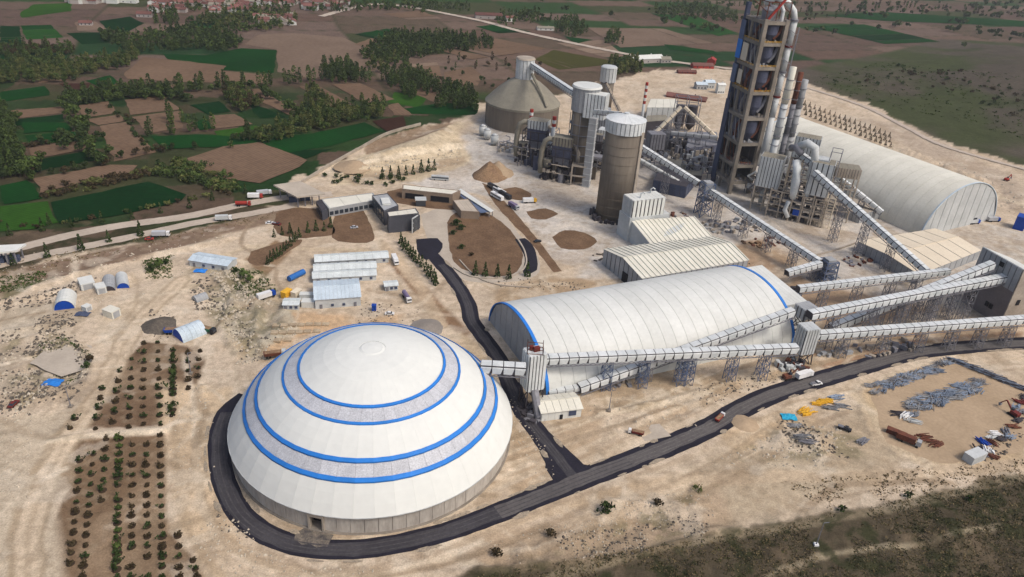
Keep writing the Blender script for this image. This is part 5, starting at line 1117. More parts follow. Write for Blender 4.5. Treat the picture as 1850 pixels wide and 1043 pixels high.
flatb('link_building','long low building with flat cream roof left of the office wing','building',P('594,378 682,362 674,349 580,361'), 5, GREYC, CREAM, [(0,10,1.2,2.2,GLASS)])
flatb('lobby_cube','dark glazed lobby at the left end of the long low building','building',P('582,383 592,378 581,361 571,364'), 5.5, SLATE, DKSTEEL, [(3,3,1,3,GLASS)])
def canopy(label, rp, z, m, legs=8, cab=True):
    q = quad(rp, z); c = sum(q,Vector())/4; c.z = 0; R = thing('gate_canopy', label, 'canopy', c); part('canopy_roof', G().slab(q,.9), m, R)
    for k in range(legs//2):
        for s in (.12,.88): p = bil(q,(k+.5)/(legs//2),s); part('column', G().box(p.x,p.y,-.2,.6,.6,z), STEEL, R)
    if cab:
        for u in (.3,.7): p = bil(q,u,.5); part('control_cabin', G().box(p.x,p.y,0,6,2.6,3,.3), DKBLUE, R)
canopy('wide pale gate canopy over the entrance road left of the offices', P('536,358 588,352 543,329 494,336'), 7, PAVE)
canopy('white weighbridge canopy at the far left end of the gravel roads', P('-30,462 30,455 48,443 -30,447'), 6.5, WHITE)
flatb('canteen_building','brown flat roofed building with covered dark bay beside the yard','building',P('726,342 818,352 832,345 727,334'), 6, mat('brown_render',(.26,.20,.15)), CREAM, [(0,2,.6,3.4,DARK)])
p = at(760,370); R = thing('glazed_kiosk','small glazed kiosk in front of the brown flat roofed building','kiosk',p); part('kiosk_glass', G().box(p.x,p.y,0,6,5,4,.2), GLASS, R); part('kiosk_roof', G().box(p.x,p.y,4,7,6,.4,.2), LGREY, R)
def slabthing(name, label, cat, rp, z, h, m, m2=None):
    q = [Vector((v.x,v.y,0)) for v in quad(rp,z)]; R = thing(name,label,cat,sum(q,Vector())/4); part('roof_panel', G().prism(q,z-h,z), m, R)
    g = G()
    for v in q: v2 = lerp(v,R.location,.06); g.bar(v2+Vector((0,0,-.2)),v2+Vector((0,0,z-h)),.4)
    part('post', g, STEEL, R); return R
slabthing('carport','blue roofed carport curving beside the island garden','carport',P('838,346 884,382 868,384 828,350'), 3.2, .3, BLSTEEL)
slabthing('carport','white edged walkway roof behind the blue carport','carport',P('832,340 892,380 886,383 828,346'), 4, .3, WHITE)
flatb('meeting_hall','pale flat roofed hall between the garden and the blue carport','building',P('833,382 866,384 846,360 818,362'), 4.5, mat('brown_render',(.26,.20,.15)), PAVE)
# ------------------------------------------------------------------ camp
def barrack(label, x0, y0, x1, y1, wid, h=3, hr=1.0, m=BARR, nr=9, wn=True, rm=BARR, back=1, name='camp_barrack'):
    a, b = at(x0,y0), at(x1,y1); d = (b-a).normalized(); n = Vector((-d.y,d.x,0)); q = [a,b,b+n*wid,a+n*wid]
    R = shed(name, label, 'barrack', q, h, hr, nr, LGREY, rm, wn=None, over=.5)
    if wn:
        k = max(3,int((b-a).length/4.5))
        for i in range(k): p = lerp(a,b,(i+.5)/k); part('window' if i % 3 else 'door', G().box(p.x+d.y*.1,p.y-d.x*.1,.9 if i % 3 else .1,1.3,.3,1.2 if i % 3 else 2.1,atan2(d.y,d.x)), DKBLUE if i % 3 else STEEL, R)
    return R
barrack('rearmost long white camp barrack', 570,482, 702,474, 8)
barrack('middle long white camp barrack', 568,498, 680,492, 7)
barrack('front long white camp barrack', 566,512, 680,506, 7)
barrack('wide pale blue roofed camp warehouse', 570,558, 652,552, 18, 5, 2.0, nr=12, rm=LBLUE, name='camp_warehouse')
barrack('small white container office right of the front barrack', 696,526, 719,524, 5, 2.8, .4, nr=3, name='site_office')
barrack('small grey roofed cabin left of the camp warehouse', 512,560, 540,560, 6, 2.8, .6, nr=3, name='site_office')
barrack('long hut with pale blue roof above the rubble slope', 343,480, 412,491, 9, 3.4, 1.0, nr=7, rm=LBLUE, name='workers_hut')
def cabin(name, label, cat, px, l, w_, h, a, m, rm=None, group=None, rib=True):
    p = gp(*px); R = thing(name, label, cat, p, group); z = p.z-.2; part('box_body', G().box(p.x,p.y,z,l,w_,h,a), m, R); part('box_roof', G().box(p.x,p.y,z+h,l+.2,w_+.2,.18,a), rm or m, R)
    if rib:
        T = lambda u,v: (p.x+u*cos(a)-v*sin(a), p.y+u*sin(a)+v*cos(a)); g = G()
        for k in range(int(l/.9)): x,y = T(-l/2+.5+k*.9,0); g.box(x,y,z+.2,.18,w_+.16,h-.4,a)
        part('box_rib', g, m, R); x,y = T(l/2,0); part('door', G().box(x,y,z+.2,.12,w_*.7,h-.5,a), GREYC, R)
    return R
cabin('shipping_container','yellow container left of two beside the camp warehouse','container',(518,534),5,3,3,1.2,YEL)
cabin('shipping_container','tan container right of two beside the camp warehouse','container',(536,534),5,3,3,1.2,BEIGER)
cabin('white_cabin','white cabin at the front left corner of the camp warehouse','cabin',(558,552),6,4,3,.1,WHITE)
cabin('white_cabin','white awning cabin against the camp warehouse wall','cabin',(556,540),7,3,3.2,.1,WHITE)
cabin('toilet_cabin','small blue toilet cabin in front of the camp','cabin',(676,560),2,2,3,.1,ROYAL,rib=False)
cabin('white_cabin','lone cream cabin on the sandy yard left of the dark pile','cabin',(203,570),6,4.5,3.6,-.4,CREAM)
cabin('white_cabin','tiny white cabin with blue tarp near the arched tent','cabin',(158,560),3,3,2.5,-.4,WHITE)
cabin('white_cabin','leftmost white cabin in the row above the sandy yard','cabin',(158,517),8,6,3.5,-.9,WHITE)
cabin('white_cabin','small white cabin next to the grey tunnel tents','cabin',(183,525),6,4,3,-.9,WHITE)
cabin('shipping_container','royal blue container at the right edge beyond the arched hall','container',(1840,412),9,6,9,.9,ROYAL)
cabin('shipping_container','pale container beside the scrap row at the right edge','container',(1758,830),8,4,3.5,.5,LGREY)
cabin('shipping_container','dark brown container near the steel bundles','container',(1618,785),7,2.4,2,-.6,RUST)
def tunnel(label, px, l, r, a, m, endm, name='tunnel_tent'):
    p = gp(*px); R = thing(name, label, 'tent', p); z = p.z-.2; T = lambda u,v,h: Vector((p.x+u*cos(a)-v*sin(a), p.y+u*sin(a)+v*cos(a), z+h)); K = 10; n = 5
    for s in range(n):
        g = G(); V = []; u0, u1 = -l/2+l*s/n+.05, -l/2+l*(s+1)/n-.05
        for k in range(K+1): t = pi*k/K; V += [T(u0,r*cos(t),r*sin(t)*1.1), T(u1,r*cos(t),r*sin(t)*1.1)]
        V += [v+(Vector((p.x,p.y,z))-v)*.04 for v in V]; N = 2*(K+1); F = []
        for k in range(K): F += [(2*k,2*k+1,2*k+3,2*k+2),(N+2*k,N+2*k+2,N+2*k+3,N+2*k+1),(2*k,2*k+2,N+2*k+2,N+2*k),(2*k+1,N+2*k+1,N+2*k+3,2*k+3)]
        part('cover_panel', g.add(V,F), m, R)
    for u in (-l/2+.2,l/2-.2): part('end_sheet', G().add([T(u,r*.95*cos(pi*k/K),r*1.04*sin(pi*k/K)) for k in range(K+1)]+[T(u+.1,r*.95*cos(pi*k/K),r*1.04*sin(pi*k/K)) for k in range(K+1)],[tuple(range(K+1)),tuple(range(2*K+1,K,-1))]), endm, R)
tunnel('white arched tent with royal blue end at the left of the yard',(119,547),12,4.2,-1.15,WHITE,ROYAL)
tunnel('left of the two grey tunnel tents above the sandy yard',(197,516),13,3.0,-1.1,GREYC,DKSTEEL)
tunnel('right of the two grey tunnel tents, with blue corner',(221,510),13,2.8,-1.05,LGREY,ROYAL)
tunnel('grey roofed blue ended tent shed above the sapling plantation',(343,604),11,4.6,.9,LBLUE,ROYAL)
tunnel('grey tunnel tent by the rubble at lower left of the dome road',(362,540),6,2.5,.9,GREYC,GREYC)
p = gp(536,502); R = thing('blue_tank','long blue cylindrical tank lying left of the barracks','tank',p); d = Vector((.5,.86,0)); part('tank_shell', G().tube([p-d*5+Vector((0,0,1.6)),p+d*5+Vector((0,0,1.6))],1.5,12), mat('tank_blue',(.03,.14,.42),rough=.4), R, smooth=False)
for s in (-3,3): part('saddle', G().box(p.x+d.x*s,p.y+d.y*s,-.1,2.4,.5,1.2,0.5), STEEL, R)
# pallets and plank stacks behind the dome
CR = {}
for i,(x,y) in enumerate(((498,590),(513,590),(528,589),(543,589),(558,588),(573,588),(588,588),(495,603),(510,603),(525,602),(540,602),(555,601),(572,600),(500,617),(520,616))):
    rw_ = 'furthest back' if y < 595 else 'in the middle' if y < 610 else 'nearest the dome'; CR[rw_] = CR.get(rw_,-1)+1
    p = gp(x,y); solo('plank_stack', G().box(p.x,p.y,p.z-.1,3.2,1.4,.5,.1).box(p.x+.2,p.y,p.z+.4,3,1.2,.35,.14).box(p.x-.1,p.y+1.6,p.z-.1,3.1,1.1,.6,.05), TIMBER,
        '%s pale plank stack from the left behind the dome, in the row %s' % (nth(CR[rw_]), rw_), 'planks', p, 'plank stacks behind the dome')
# ------------------------------------------------------------------ heaps
def heap(name, label, px, r, h, m, cat='heap', seed=1):
    p = gp(*px); V = [(0,0,h)]; F = []; n = 18; rr = random.Random(seed); rings = 5
    for k in range(1,rings+1):
        for i in range(n): a = 2*pi*i/n; q_ = k/rings; rad = r*q_*(1+rr.uniform(-.09,.09)); V.append((rad*cos(a),rad*sin(a),h*(1-q_)**1.15+(rr.uniform(-.06,.06)*h if k<rings else -.3)))
    for i in range(n): F.append((0,1+i,1+(i+1)%n))
    for k in range(rings-1):
        for i in range(n): a = 1+k*n; F.append((a+i,a+n+i,a+n+(i+1)%n,a+(i+1)%n))
    return solo(name, G().add([Vector(v)+p for v in V],F), m, label, cat, p, smooth=True)
heap('soil_heap','conical brown soil heap on the yard left of the mills',(884,318),13,11,DIRTP,seed=2)
heap('gravel_heap','pale gravel heap touching the brown soil heap',(900,312),12,9,SANDM,seed=3)
heap('gravel_heap','dark grey gravel heap on the left side of the tent shed',(288,588),8,3.5,DROCK,seed=4)
heap('gravel_heap','pale heap right behind the gravel of the left yard',(640,300),14,4,SANDM,seed=5)
heap('gravel_heap','grey heap next to the dome beside the branch road',(770,592),9,1.8,mat('grey_gravel',(.27,.24,.21)),seed=6)
heap('soil_heap','brown loader dug heap under the portal conveyor by the road',(1345,765),6,1.6,SANDM,seed=7)
heap('soil_heap','low dark brown heap at the right of the beige store',(1610,352),9,3,DIRTP,seed=8)
# ------------------------------------------------------------------ vehicles
def wheels(g_, T, us, w_, r):
    out = []
    for u in us:
        for s in (-1,1):
            a, b = T(u,s*w_/2,r), T(u,s*(w_/2-.35),r); out.append((a,b))
    return out
def vehicle(kind, label, cat, px, a, m, m2=None, group=None, s=1.0, z0=None, m3=None):
    if kind == 'small_dump_truck': kind = 'dump_truck'; s = .66
    p = gp(*px); z = p.z if z0 is None else z0; R = thing(kind, label, cat, (p.x,p.y,z), group); o = Vector((p.x,p.y,z))
    T = lambda u,v,h: o+Vector((u*cos(a)-v*sin(a), u*sin(a)+v*cos(a), h))*s
    def bx(u0,u1,w_,h0,h1,tap=0):
        return G().hexa([T(u0,-w_/2,h0),T(u1,-w_/2,h0),T(u1,w_/2,h0),T(u0,w_/2,h0)],[T(u0+tap,-w_/2+tap*.3,h1),T(u1-tap,-w_/2+tap*.3,h1),T(u1-tap,w_/2-tap*.3,h1),T(u0+tap,w_/2-tap*.3,h1)])
    def wh(us,w_,r):
        for u in us:
            for sg in (-1,1):
                part('wheel', G().tube([T(u,sg*w_/2,r),T(u,sg*(w_/2-.32),r)],r*s,10), TYRE, R)
    if kind == 'parked_car' or kind == 'car':
        part('body', bx(-2.2,2.2,1.8,.35,.95,.05), m, R); part('cabin', bx(-1.5,1.1,1.65,.95,1.5,.45), GLASS, R); part('roof', bx(-1.0,.6,1.4,1.5,1.56,.05), m, R); wh((-1.4,1.4),1.85,.33)
    elif kind == 'pickup_truck':
        part('body', bx(-2.6,2.6,1.9,.5,1.1,.05), m, R); part('cabin', bx(-.3,1.6,1.75,1.1,1.8,.35), GLASS, R); part('roof', bx(.1,1.2,1.5,1.8,1.86,.05), m, R); part('load_bed', bx(-2.5,-.5,1.6,1.1,1.35,0), m2 or STEEL, R); wh((-1.7,1.7),1.95,.4)
    elif kind == 'bus':
        part('body', bx(-6,6,2.5,.5,3.1,.1), m, R); part('window_band', bx(-5.6,5.9,2.56,1.6,2.5,0), GLASS, R); part('roof_unit', bx(-2,1,1.6,3.1,3.4,.1), m2 or m, R); wh((-3.8,3.8),2.55,.5)
    elif kind in ('dump_truck','lorry','tank_lorry'):
        part('chassis', bx(-4.5,4.2,1.0,.7,1.0), DKSTEEL, R); part('cab', bx(2.6,4.4,2.4,.8,2.9,.12), m2 or WHITE, R); part('windscreen', bx(4.2,4.42,2.1,1.7,2.5), GLASS, R)
        if kind == 'dump_truck': part('tipper_body', G().hexa([T(-4.3,-1.1,1.1),T(2.2,-1.1,1.1),T(2.2,1.1,1.1),T(-4.3,1.1,1.1)],[T(-4.7,-1.3,2.5),T(2.4,-1.3,2.5),T(2.4,1.3,2.5),T(-4.7,1.3,2.5)]), m, R); part('load', bx(-4.3,2.1,2.2,2.5,2.6,.1), m3 or DIRTP, R)
        elif kind == 'tank_lorry': part('tank', G().tube([T(-4.5,0,2.1),T(2.2,0,2.1)],1.15*s,12), m, R)
        else: part('cargo_box', bx(-4.6,2.3,2.5,1.05,3.3), m, R)
        wh((-3.4,-2.2,3.2),2.4,.52)
    elif kind == 'excavator':
        for sg in (-1,1): part('track', G().hexa([T(-2,sg*1.2-.3,0),T(2,sg*1.2-.3,0),T(2,sg*1.2+.3,0),T(-2,sg*1.2+.3,0)],[T(-1.7,sg*1.2-.3,.9),T(1.7,sg*1.2-.3,.9),T(1.7,sg*1.2+.3,.9),T(-1.7,sg*1.2+.3,.9)]), TYRE, R)
        part('body', bx(-2.2,1.2,2.5,.9,2.2,.1), m, R); part('cab', bx(.3,1.7,1.1,2.0,3.1,.15), GLASS, R); part('boom', G().bar(T(1.2,0,1.8),T(4.5,0,4.6),.5*s), m, R); part('arm', G().bar(T(4.5,0,4.6),T(6.4,0,2.0),.4*s), m, R); part('bucket', G().hexa([T(5.9,-.5,.8),T(6.6,-.5,.6),T(6.6,.5,.6),T(5.9,.5,.8)],[T(5.9,-.5,2),T(6.9,-.5,1.8),T(6.9,.5,1.8),T(5.9,.5,2)]), STEEL, R)
    return R
SILV = mat('silver_paint',(.45,.46,.48),rough=.3,var=.03)
VW = mat('white_paint',(.75,.75,.74),rough=.3,var=.03)
BLK = mat('dark_paint',(.03,.03,.035),rough=.3)
PURP = mat('dusty_purple_paint',(.20,.16,.26),rough=.5)
for k,px,a,m,m2,lab,cat in (
 ('pickup_truck',(1474,695),.35,VW,STEEL,'white pickup truck driving on the curved asphalt road','pickup'),
 ('small_dump_truck',(1300,757),.9,RED,VW,'small red and white truck on the asphalt road near the pale junction','truck'),
 ('small_dump_truck',(1148,784),2.9,MAROON,VW,'dark red truck parked on the pale pad below the vault','truck'),
 ('excavator',(1422,684),.4,RUST,None,'rusty red excavator beside the asphalt road under the transfer tower','excavator'),
 ('lorry',(1452,682),.5,VW,VW,'white lorry next to the rusty excavator','lorry'),
 ('dump_truck',(498,644),.35,RUST,LGREY,'rust red tipper lorry parked at the upper left of the dome','truck'),
 ('parked_car',(25,732),1.5,MAROON,None,'dark red car standing alone on the sand at far left','car'),
 ('parked_car',(270,433),.25,RED,None,'red car beside the lower gravel road','car'),
 ('lorry',(292,427),.25,SILV,VW,'silver lorry just ahead of the red car on the lower gravel road','lorry'),
 ('lorry',(462,358),.2,VW,RED,'white lorry waiting left of the gate canopy','lorry'),
 ('lorry',(478,352),.5,SILV,VW,'silver lorry nearest the gate canopy','lorry'),
 ('tank_lorry',(440,372),.2,RED,RED,'red tank lorry at the left of the gate queue','lorry'),
 ('lorry',(405,398),.3,LGREY,VW,'grey lorry on the slope below the gravel road','lorry'),
 ('pickup_truck',(500,406),-.2,MAROON,None,'dark red pickup on the brown plot edge','pickup'),
 ('parked_car',(487,404),.3,VW,None,'white car beside the dark red pickup','car'),
 ('tank_lorry',(735,541),-1.1,PURP,VW,'dusty purple tank lorry parked right of the camp','lorry'),
 ('lorry',(714,474),-1.2,VW,VW,'white lorry at the right end of the rear barrack','lorry'),
 ('lorry',(482,538),.8,VW,ROYAL,'white lorry with blue cab left of the yellow container','lorry'),
 ('parked_car',(704,568),.1,VW,None,'white car among scrap behind the dome','car'),
 ('bus',(892,342),-.9,BLK,None,'dark bus, leftmost in the row of parked coaches','bus'),
 ('bus',(902,349),-.9,VW,None,'white bus, second in the row of parked coaches','bus'),
 ('bus',(912,356),-.9,BLK,None,'dark bus at the right end of the row of parked coaches','bus'),
 ('bus',(898,358),-.9,VW,SILV,'white bus parked closest to the island garden','bus'),
 ('lorry',(957,366),.25,VW,YEL,'white lorry with yellow cab beside the bare triangular plot','lorry'),
 ('lorry',(928,376),-.9,PURP,SILV,'purple lorry parked alone on the yard','lorry'),
 ('bus',(795,325),.0,LGREY,None,'grey bus behind the brown flat roofed building','bus'),
 ('parked_car',(971,437),.5,BLK,None,'dark car on the yard right of the curved asphalt bay','car'),
 ('parked_car',(640,412),.4,SILV,None,'silver car near the office wing rear','car'),
 ('excavator',(1818,326),.6,RED,None,'red excavator on the far sandy slope at the right edge','excavator'),
 ('tank_lorry',(1772,398),.2,ROYAL,VW,'blue tank lorry before the ribbed vault gable','lorry'),
 ('lorry',(1794,400),.2,SILV,ROYAL,'silver lorry right of the blue tank lorry','lorry'),
 ('lorry',(1758,404),.3,LGREY,ROYAL,'grey lorry left of the blue tank lorry','lorry'),
 ('excavator',(1830,750),2.0,MAROON,None,'dark red excavator at the right edge by the storage yard','excavator'),
 ('pickup_truck',(1525,776),-.5,BLK,None,'black pickup on the sandy track near the yellow forms','pickup'),
 ('lorry',(1640,800),-.6,RUST,GREYC,'rusty lorry bed standing near the track bend','lorry'),
 ('dump_truck',(318,602),.2,ROYAL,DKBLUE,'royal blue tipper beside the tent shed','truck'),
 ('dump_truck',(374,600),-.3,mat('green_paint',(.02,.12,.07)),BLK,'dark green tipper right of the tent shed','truck'),
): vehicle(k, lab, cat, px, a, m, m2, 'vehicles standing about the works')
# blue tarps
def tarp(label, px, r, m, a=.3):
    p = gp(*px); g = G(); n = 9; V = []; F = []
    for j in range(n):
        for i in range(n): V.append((p.x+(i/(n-1)-.5)*r*1.5, p.y+(j/(n-1)-.5)*r, p.z+.2+.9*max(0,1-(abs(i-4)+abs(j-4))/6)+rnd.uniform(0,.25)))
    for j in range(n-1):
        for i in range(n-1): F.append((j*n+i,j*n+i+1,(j+1)*n+i+1,(j+1)*n+i))
    solo('tarpaulin', g.add(V,F), m, label, 'tarpaulin', p)
tarp('bright blue tarpaulin over goods among the rubble at far left',(96,692),4.5,BLUE); tarp('royal blue tarpaulin in front of the pale blue roofed hut',(362,490),4,BLUE)
tarp('turquoise tarpaulin left of the yellow forms',(1425,754),4,CYAN); tarp('blue tarpaulin at the foot of the tiny white cabin',(150,568),4,DKBLUE)
# ------------------------------------------------------------------ storage yard at the right
def bundle(i, x, y, a, m, lab, grp, name='steel_bundle', l=4, s=1):
    p = gp(x,y); g = G(); r = random.Random(i)
    for k in range(14):
        o = Vector((r.uniform(-1.7,1.7), r.uniform(-1.2,1.2), .15+r.random()*1.0)); d = Vector((cos(a+r.uniform(-.25,.25)), sin(a+r.uniform(-.25,.25)), r.uniform(-.05,.05)))*l*.5*r.uniform(.6,1.1)
        g.bar(p+o-d, p+o+d, r.uniform(.1,.3)*s)
    g.box(p.x,p.y,p.z-.1,1.6,1.0,.4+r.random()*.6,a+r.uniform(-.5,.5))
    solo(name, g, m, lab, 'steel bundle', p, grp)
PIPE = mat('grey_blue_pipe',(.25,.30,.38),(.14,.17,.22),rough=.5,fine=2,var=.3); PIPE2 = mat('dull_pipe',(.28,.29,.30),(.13,.13,.14),rough=.6,fine=2,var=.3)
i = 0
for row,(x0,y0,x1,y1,n,lab) in enumerate(((1575,700,1722,652,20,'blue grey steel bundle in the upper row of the storage yard'),(1582,708,1700,668,14,'steel bundle on the lower side of the upper yard row'),(1642,738,1772,694,18,'blue grey steel bundle in the middle row of the storage yard'),(1640,728,1770,688,16,'steel bundle on the upper side of the middle yard row'),(1645,748,1768,705,15,'steel bundle on the lower side of the middle yard row'))):
    for k in range(n): i += 1; t = (k+rnd.uniform(-.3,.3))/(n-1); bundle(i, x0+(x1-x0)*t, y0+(y1-y0)*t+rnd.uniform(-3,3), rnd.uniform(-.2,1.3), PIPE if rnd.random()<.6 else PIPE2, nth(k)+' '+lab.replace(' in the',' from the left in the').replace(' along the',' from the left along the').replace(' on the',' from the left on the'), 'steel bundles in the storage yard')
for k in range(16): i += 1; t = k/15; bundle(i, 1725+125*t, 652+52*t, -.5, DKSTEEL if k % 2 else PIPE, nth(k)+' dark steel section from the left in the line along the yard back edge', 'steel sections edging the yard', l=7)
for k,(x,y,m,lab) in enumerate(((1478,730,YEL,'yellow formwork stack nearest the road'),(1492,726,YEL,'yellow formwork stack right of the nearest one'),(1452,742,YEL,'orange yellow form pile lower left'),(1460,749,YEL,'orange yellow beams lying below the left form pile'),(1510,720,PIPE,'blue grey form pile right of the yellow stacks'),(1500,738,PIPE2,'grey form pile below the yellow stacks'),(1520,735,PIPE2,'grey beams right of the grey form pile'),
    (1622,748,DKSTEEL,'dark pile at the lower end of the yard rows'),(1636,752,VW,'white sheeted pile by the dark pile'),(1650,762,LGREY,'pale crates below the white sheeted pile'),(1670,790,RUST,'rusty beams laid out singly, first'),(1676,797,RUST,'rusty beams laid out singly, second'),(1690,803,RUST,'rusty beams laid out singly, nearest the edge'),(1435,770,PIPE2,'pale scrap pile left of the forms'),(1448,790,PIPE2,'pale scrap pile below the forms'),(1460,800,STEEL,'grey scrap pile lowest of the form area'),(1560,800,STEEL,'grey parts beside the sandy track'))): bundle(200+k,x,y,rnd.uniform(-.3,.8),m,lab,None,'form_pile',5,1.4)
for k,(x,y,m) in enumerate(((1768,812,DKSTEEL),(1776,800,ROYAL),(1788,792,LGREY),(1800,786,VW),(1795,800,RUST),(1808,796,DKSTEEL),(1815,780,STEEL),(1822,790,PIPE),(1830,772,RUST),(1785,815,VW),(1792,826,RUST),(1838,760,DKSTEEL),(1845,745,STEEL),(1842,728,MAROON),(1850,718,DKSTEEL),(1835,735,PIPE),(1770,822,STEEL))):
    bundle(300+k,x,y,rnd.uniform(0,3),m,nth(k)+' pile of crates and parts, counted upward, in the scrap row at the yard edge','scrap row at the yard edge','machine_parts',3.5,1.6)
# garden wall and bollards etc by island ; low walls
def lowwall(name, label, px, h, t, m, z=0):
    L = smooth_line(xy(px),4); g = G(); R = thing(name, label, 'wall', L[0])
    for a, b in zip(L[:-1],L[1:]):
        d = (b-a).normalized(); n = Vector((-d.y,d.x,0))*t/2; g.hexa([a-n,b-n,b+n,a+n],[v+Vector((0,0,h)) for v in (a-n,b-n,b+n,a+n)])
    part('wall_body', g, m, R)
lowwall('kerb_wall','pale kerb wall curving round the island garden', P('935,432 948,455 950,480 930,497 895,503 850,500 820,484'), .7, .8, PAVE)
lowwall('boundary_wall','grey boundary wall running up to the gate canopy from the fields', P('545,332 600,298 650,270 700,243 760,226'), 2.2, .8, PCONC)
lowwall('retaining_wall','pale retaining wall beside the beige roofed store', P('1440,470 1500,455 1545,440'), 1, .8, PCONC)
lowwall('boundary_wall','low wall along the plant road beside the branch road', P('830,470 860,500 900,515 960,520'), .6, .6, PCONC)
# lamp posts
i = 0
for x,y,lab in ((1474,985,'lone pole on a white base in the dark scrub at bottom right'),(128,735,'thin lamp post on the sand near the plantation top'),(345,675,'thin post beside the plantation upper block'),(1100,742,'thin post on the sand below the vault')):
    p = gp(x,y); R = thing('lamp_post', lab, 'lamp post', p); part('post_base', G().box(p.x,p.y,p.z-.2,1.4,1.4,.9), VW if x > 1400 else CONC, R); part('pole', G().cone(p.x,p.y,p.z,.2,p.z+10,.1,8), STEEL, R); part('lamp_arm', G().bar(p+Vector((0,0,10)),p+Vector((1.6,0,10.4)),.18), STEEL, R)
# ------------------------------------------------------------------ plants
def leafmesh(name, kind, n, rx, rz, zc, leaf, seed, trunk=.18, m=None):
    r = random.Random(seed); g = G(); lobes = [(r.gauss(0,.38)*rx, r.gauss(0,.38)*rx, zc+r.uniform(-.55,.6)*rz, r.uniform(.35,.62)) for _ in range(7)]
    for i in range(n):
        if kind == 'tall':
            t = r.random(); z = zc-rz+2*rz*t; rad = rx*(.35+1.0*sin(pi*min(1,t*.85+.12)))*sqrt(r.random())*1.0; a = r.random()*2*pi; c = Vector((rad*cos(a),rad*sin(a),z))
        elif kind == 'cone':
            t = r.random()**1.4; z = zc-rz+2*rz*t; rad = rx*(1-t)*(.75+.35*r.random()); a = r.random()*2*pi; c = Vector((rad*cos(a),rad*sin(a),z))
        else:
            L = r.choice(lobes); v = Vector((r.gauss(0,1),r.gauss(0,1),r.gauss(0,1))).normalized()*r.random()**.4; c = Vector((L[0]+v.x*rx*L[3],L[1]+v.y*rx*L[3],max(.25,L[2]+v.z*rz*L[3])))
        d = Vector((r.gauss(0,1),r.gauss(0,1),r.gauss(0,.8))).normalized(); u = d.cross(Vector((.3,.2,.9))).normalized(); w_ = d.cross(u); s = leaf*r.uniform(.5,1.15)
        g.add([c+u*s,c+w_*s*.8,c-u*s*.9,c-w_*s],[(0,1,2,3)])
    me = g.mesh(name); me.materials.append(m); return me
LEAF = [mat('leaf_green',(.085,.120,.034),(.044,.068,.021),rough=.9,scale=.35,fine=1.5,var=.3,spec=0,orand=.2), mat('leaf_dark',(.052,.076,.026),(.028,.044,.017),rough=.9,scale=.35,fine=1.5,var=.3,spec=0,orand=.2), mat('leaf_yellow',(.130,.140,.048),(.072,.085,.030),rough=.9,scale=.35,fine=1.5,var=.3,spec=0,orand=.2), mat('leaf_brown',(.075,.058,.032),(.045,.034,.020),rough=.9,scale=.35,fine=1.5,var=.3,spec=0,orand=.2)]
def trunkmesh(h, r): g = G().cone(0,0,-.6,r,h,r*.45,6); g.bar((0,0,h*.5),(h*.16,h*.05,h*.85),r*.7); g.bar((0,0,h*.45),(-h*.13,h*.1,h*.8),r*.6); me = g.mesh('trunk'); me.materials.append(TRUNK); return me
PROTO = {}
for k,(kind,n,rx,rz,zc,leaf) in {'poplar':('tall',170,1.8,6.4,8.2,.75),'tree':('round',200,3.7,3.3,5.2,.85),'bush':('round',90,2.1,1.25,1.4,.5)}.items():
    for mi,m in enumerate(LEAF):
        for v in range(2): PROTO[k,mi,v] = (leafmesh('crown',kind,n,rx,rz,zc,leaf,mi*10+v+len(k),m=m), trunkmesh(zc*.9,.28 if k != 'bush' else .1))
spots = []   # (kind, leaf, x, y, scale, where)
def row(kind, px, gap, wd, where, leaf=(0,1), sc=(.8,1.2), skip=.12):
    L = smooth_line(xy(px), gap*.62)
    for p in L:
        if rnd.random() < skip: continue
        spots.append((kind, rnd.choice(leaf), p.x+rnd.gauss(0,wd), p.y+rnd.gauss(0,wd), rnd.uniform(*sc), where))
def wood(kind, px, n, where, leaf=(0,1), sc=(.8,1.25)):
    q = xy(px); x0,x1,y0,y1 = min(p[0] for p in q),max(p[0] for p in q),min(p[1] for p in q),max(p[1] for p in q); c = 0; it = 0
    n = int(n*2.3)
    while c < n and it < n*30:
        it += 1; x, y = rnd.uniform(x0,x1), rnd.uniform(y0,y1)
        if sd_poly(np.array([x]),np.array([y]),q)[0] > 0: kk = 'poplar' if kind == 'tree' and rnd.random() < .35 else kind; spots.append((kk,rnd.choice(leaf),x,y,rnd.uniform(*sc)*(.8 if kk != 'bush' else 1),where)); c += 1
W = lambda s: s
row('tree',P('112,250 140,268 170,285 196,298'),6,4,'hedge left of the long brown strip field')
row('tree',P('110,190 128,212 150,240 172,262'),6,5,'hedge left of the brown fields')
row('tree',P('6,212 20,250 40,290 56,322'),6,6,'hedge at far left of the striped fields')
wood('tree',P('0,200 18,205 45,300 62,330 40,322 0,330'),70,'dark wood at the far left edge',(1,1,0))
row('bush',P('200,192 232,222 262,262 285,276'),6,2,'hedge right of the long brown strip field',(1,3))
row('poplar',P('268,248 300,244 340,240 376,238'),9,3,'poplar row above the green valley meadow')
row('poplar',P('300,222 330,228 350,232 372,236'),10,4,'poplars by the small dark green field')
wood('tree',P('395,252 470,246 560,205 640,196 700,190 690,215 600,232 480,262'),90,'wood across the middle of the valley',(0,1,2))
wood('tree',P('560,150 600,200 650,215 600,222 545,214'),26,'thicket between the brown fields',(0,1,2))
row('tree',P('478,170 500,188 530,205 552,214'),8,3,'hedge beside the slanting brown field')
wood('tree',P('400,168 440,166 478,190 440,205 420,195'),26,'thicket above the bright green field',(0,2,3))
row('poplar',P('225,180 270,172 330,166 400,162 470,160 540,150 580,146 640,148 700,148'),8,5,'long poplar belt between the fields')
row('tree',P('228,176 300,170 400,164 470,162'),7,4,'long poplar belt between the fields')
wood('poplar',P('580,120 640,120 660,150 590,152'),40,'poplar grove above the brown square fields',(0,1,1))
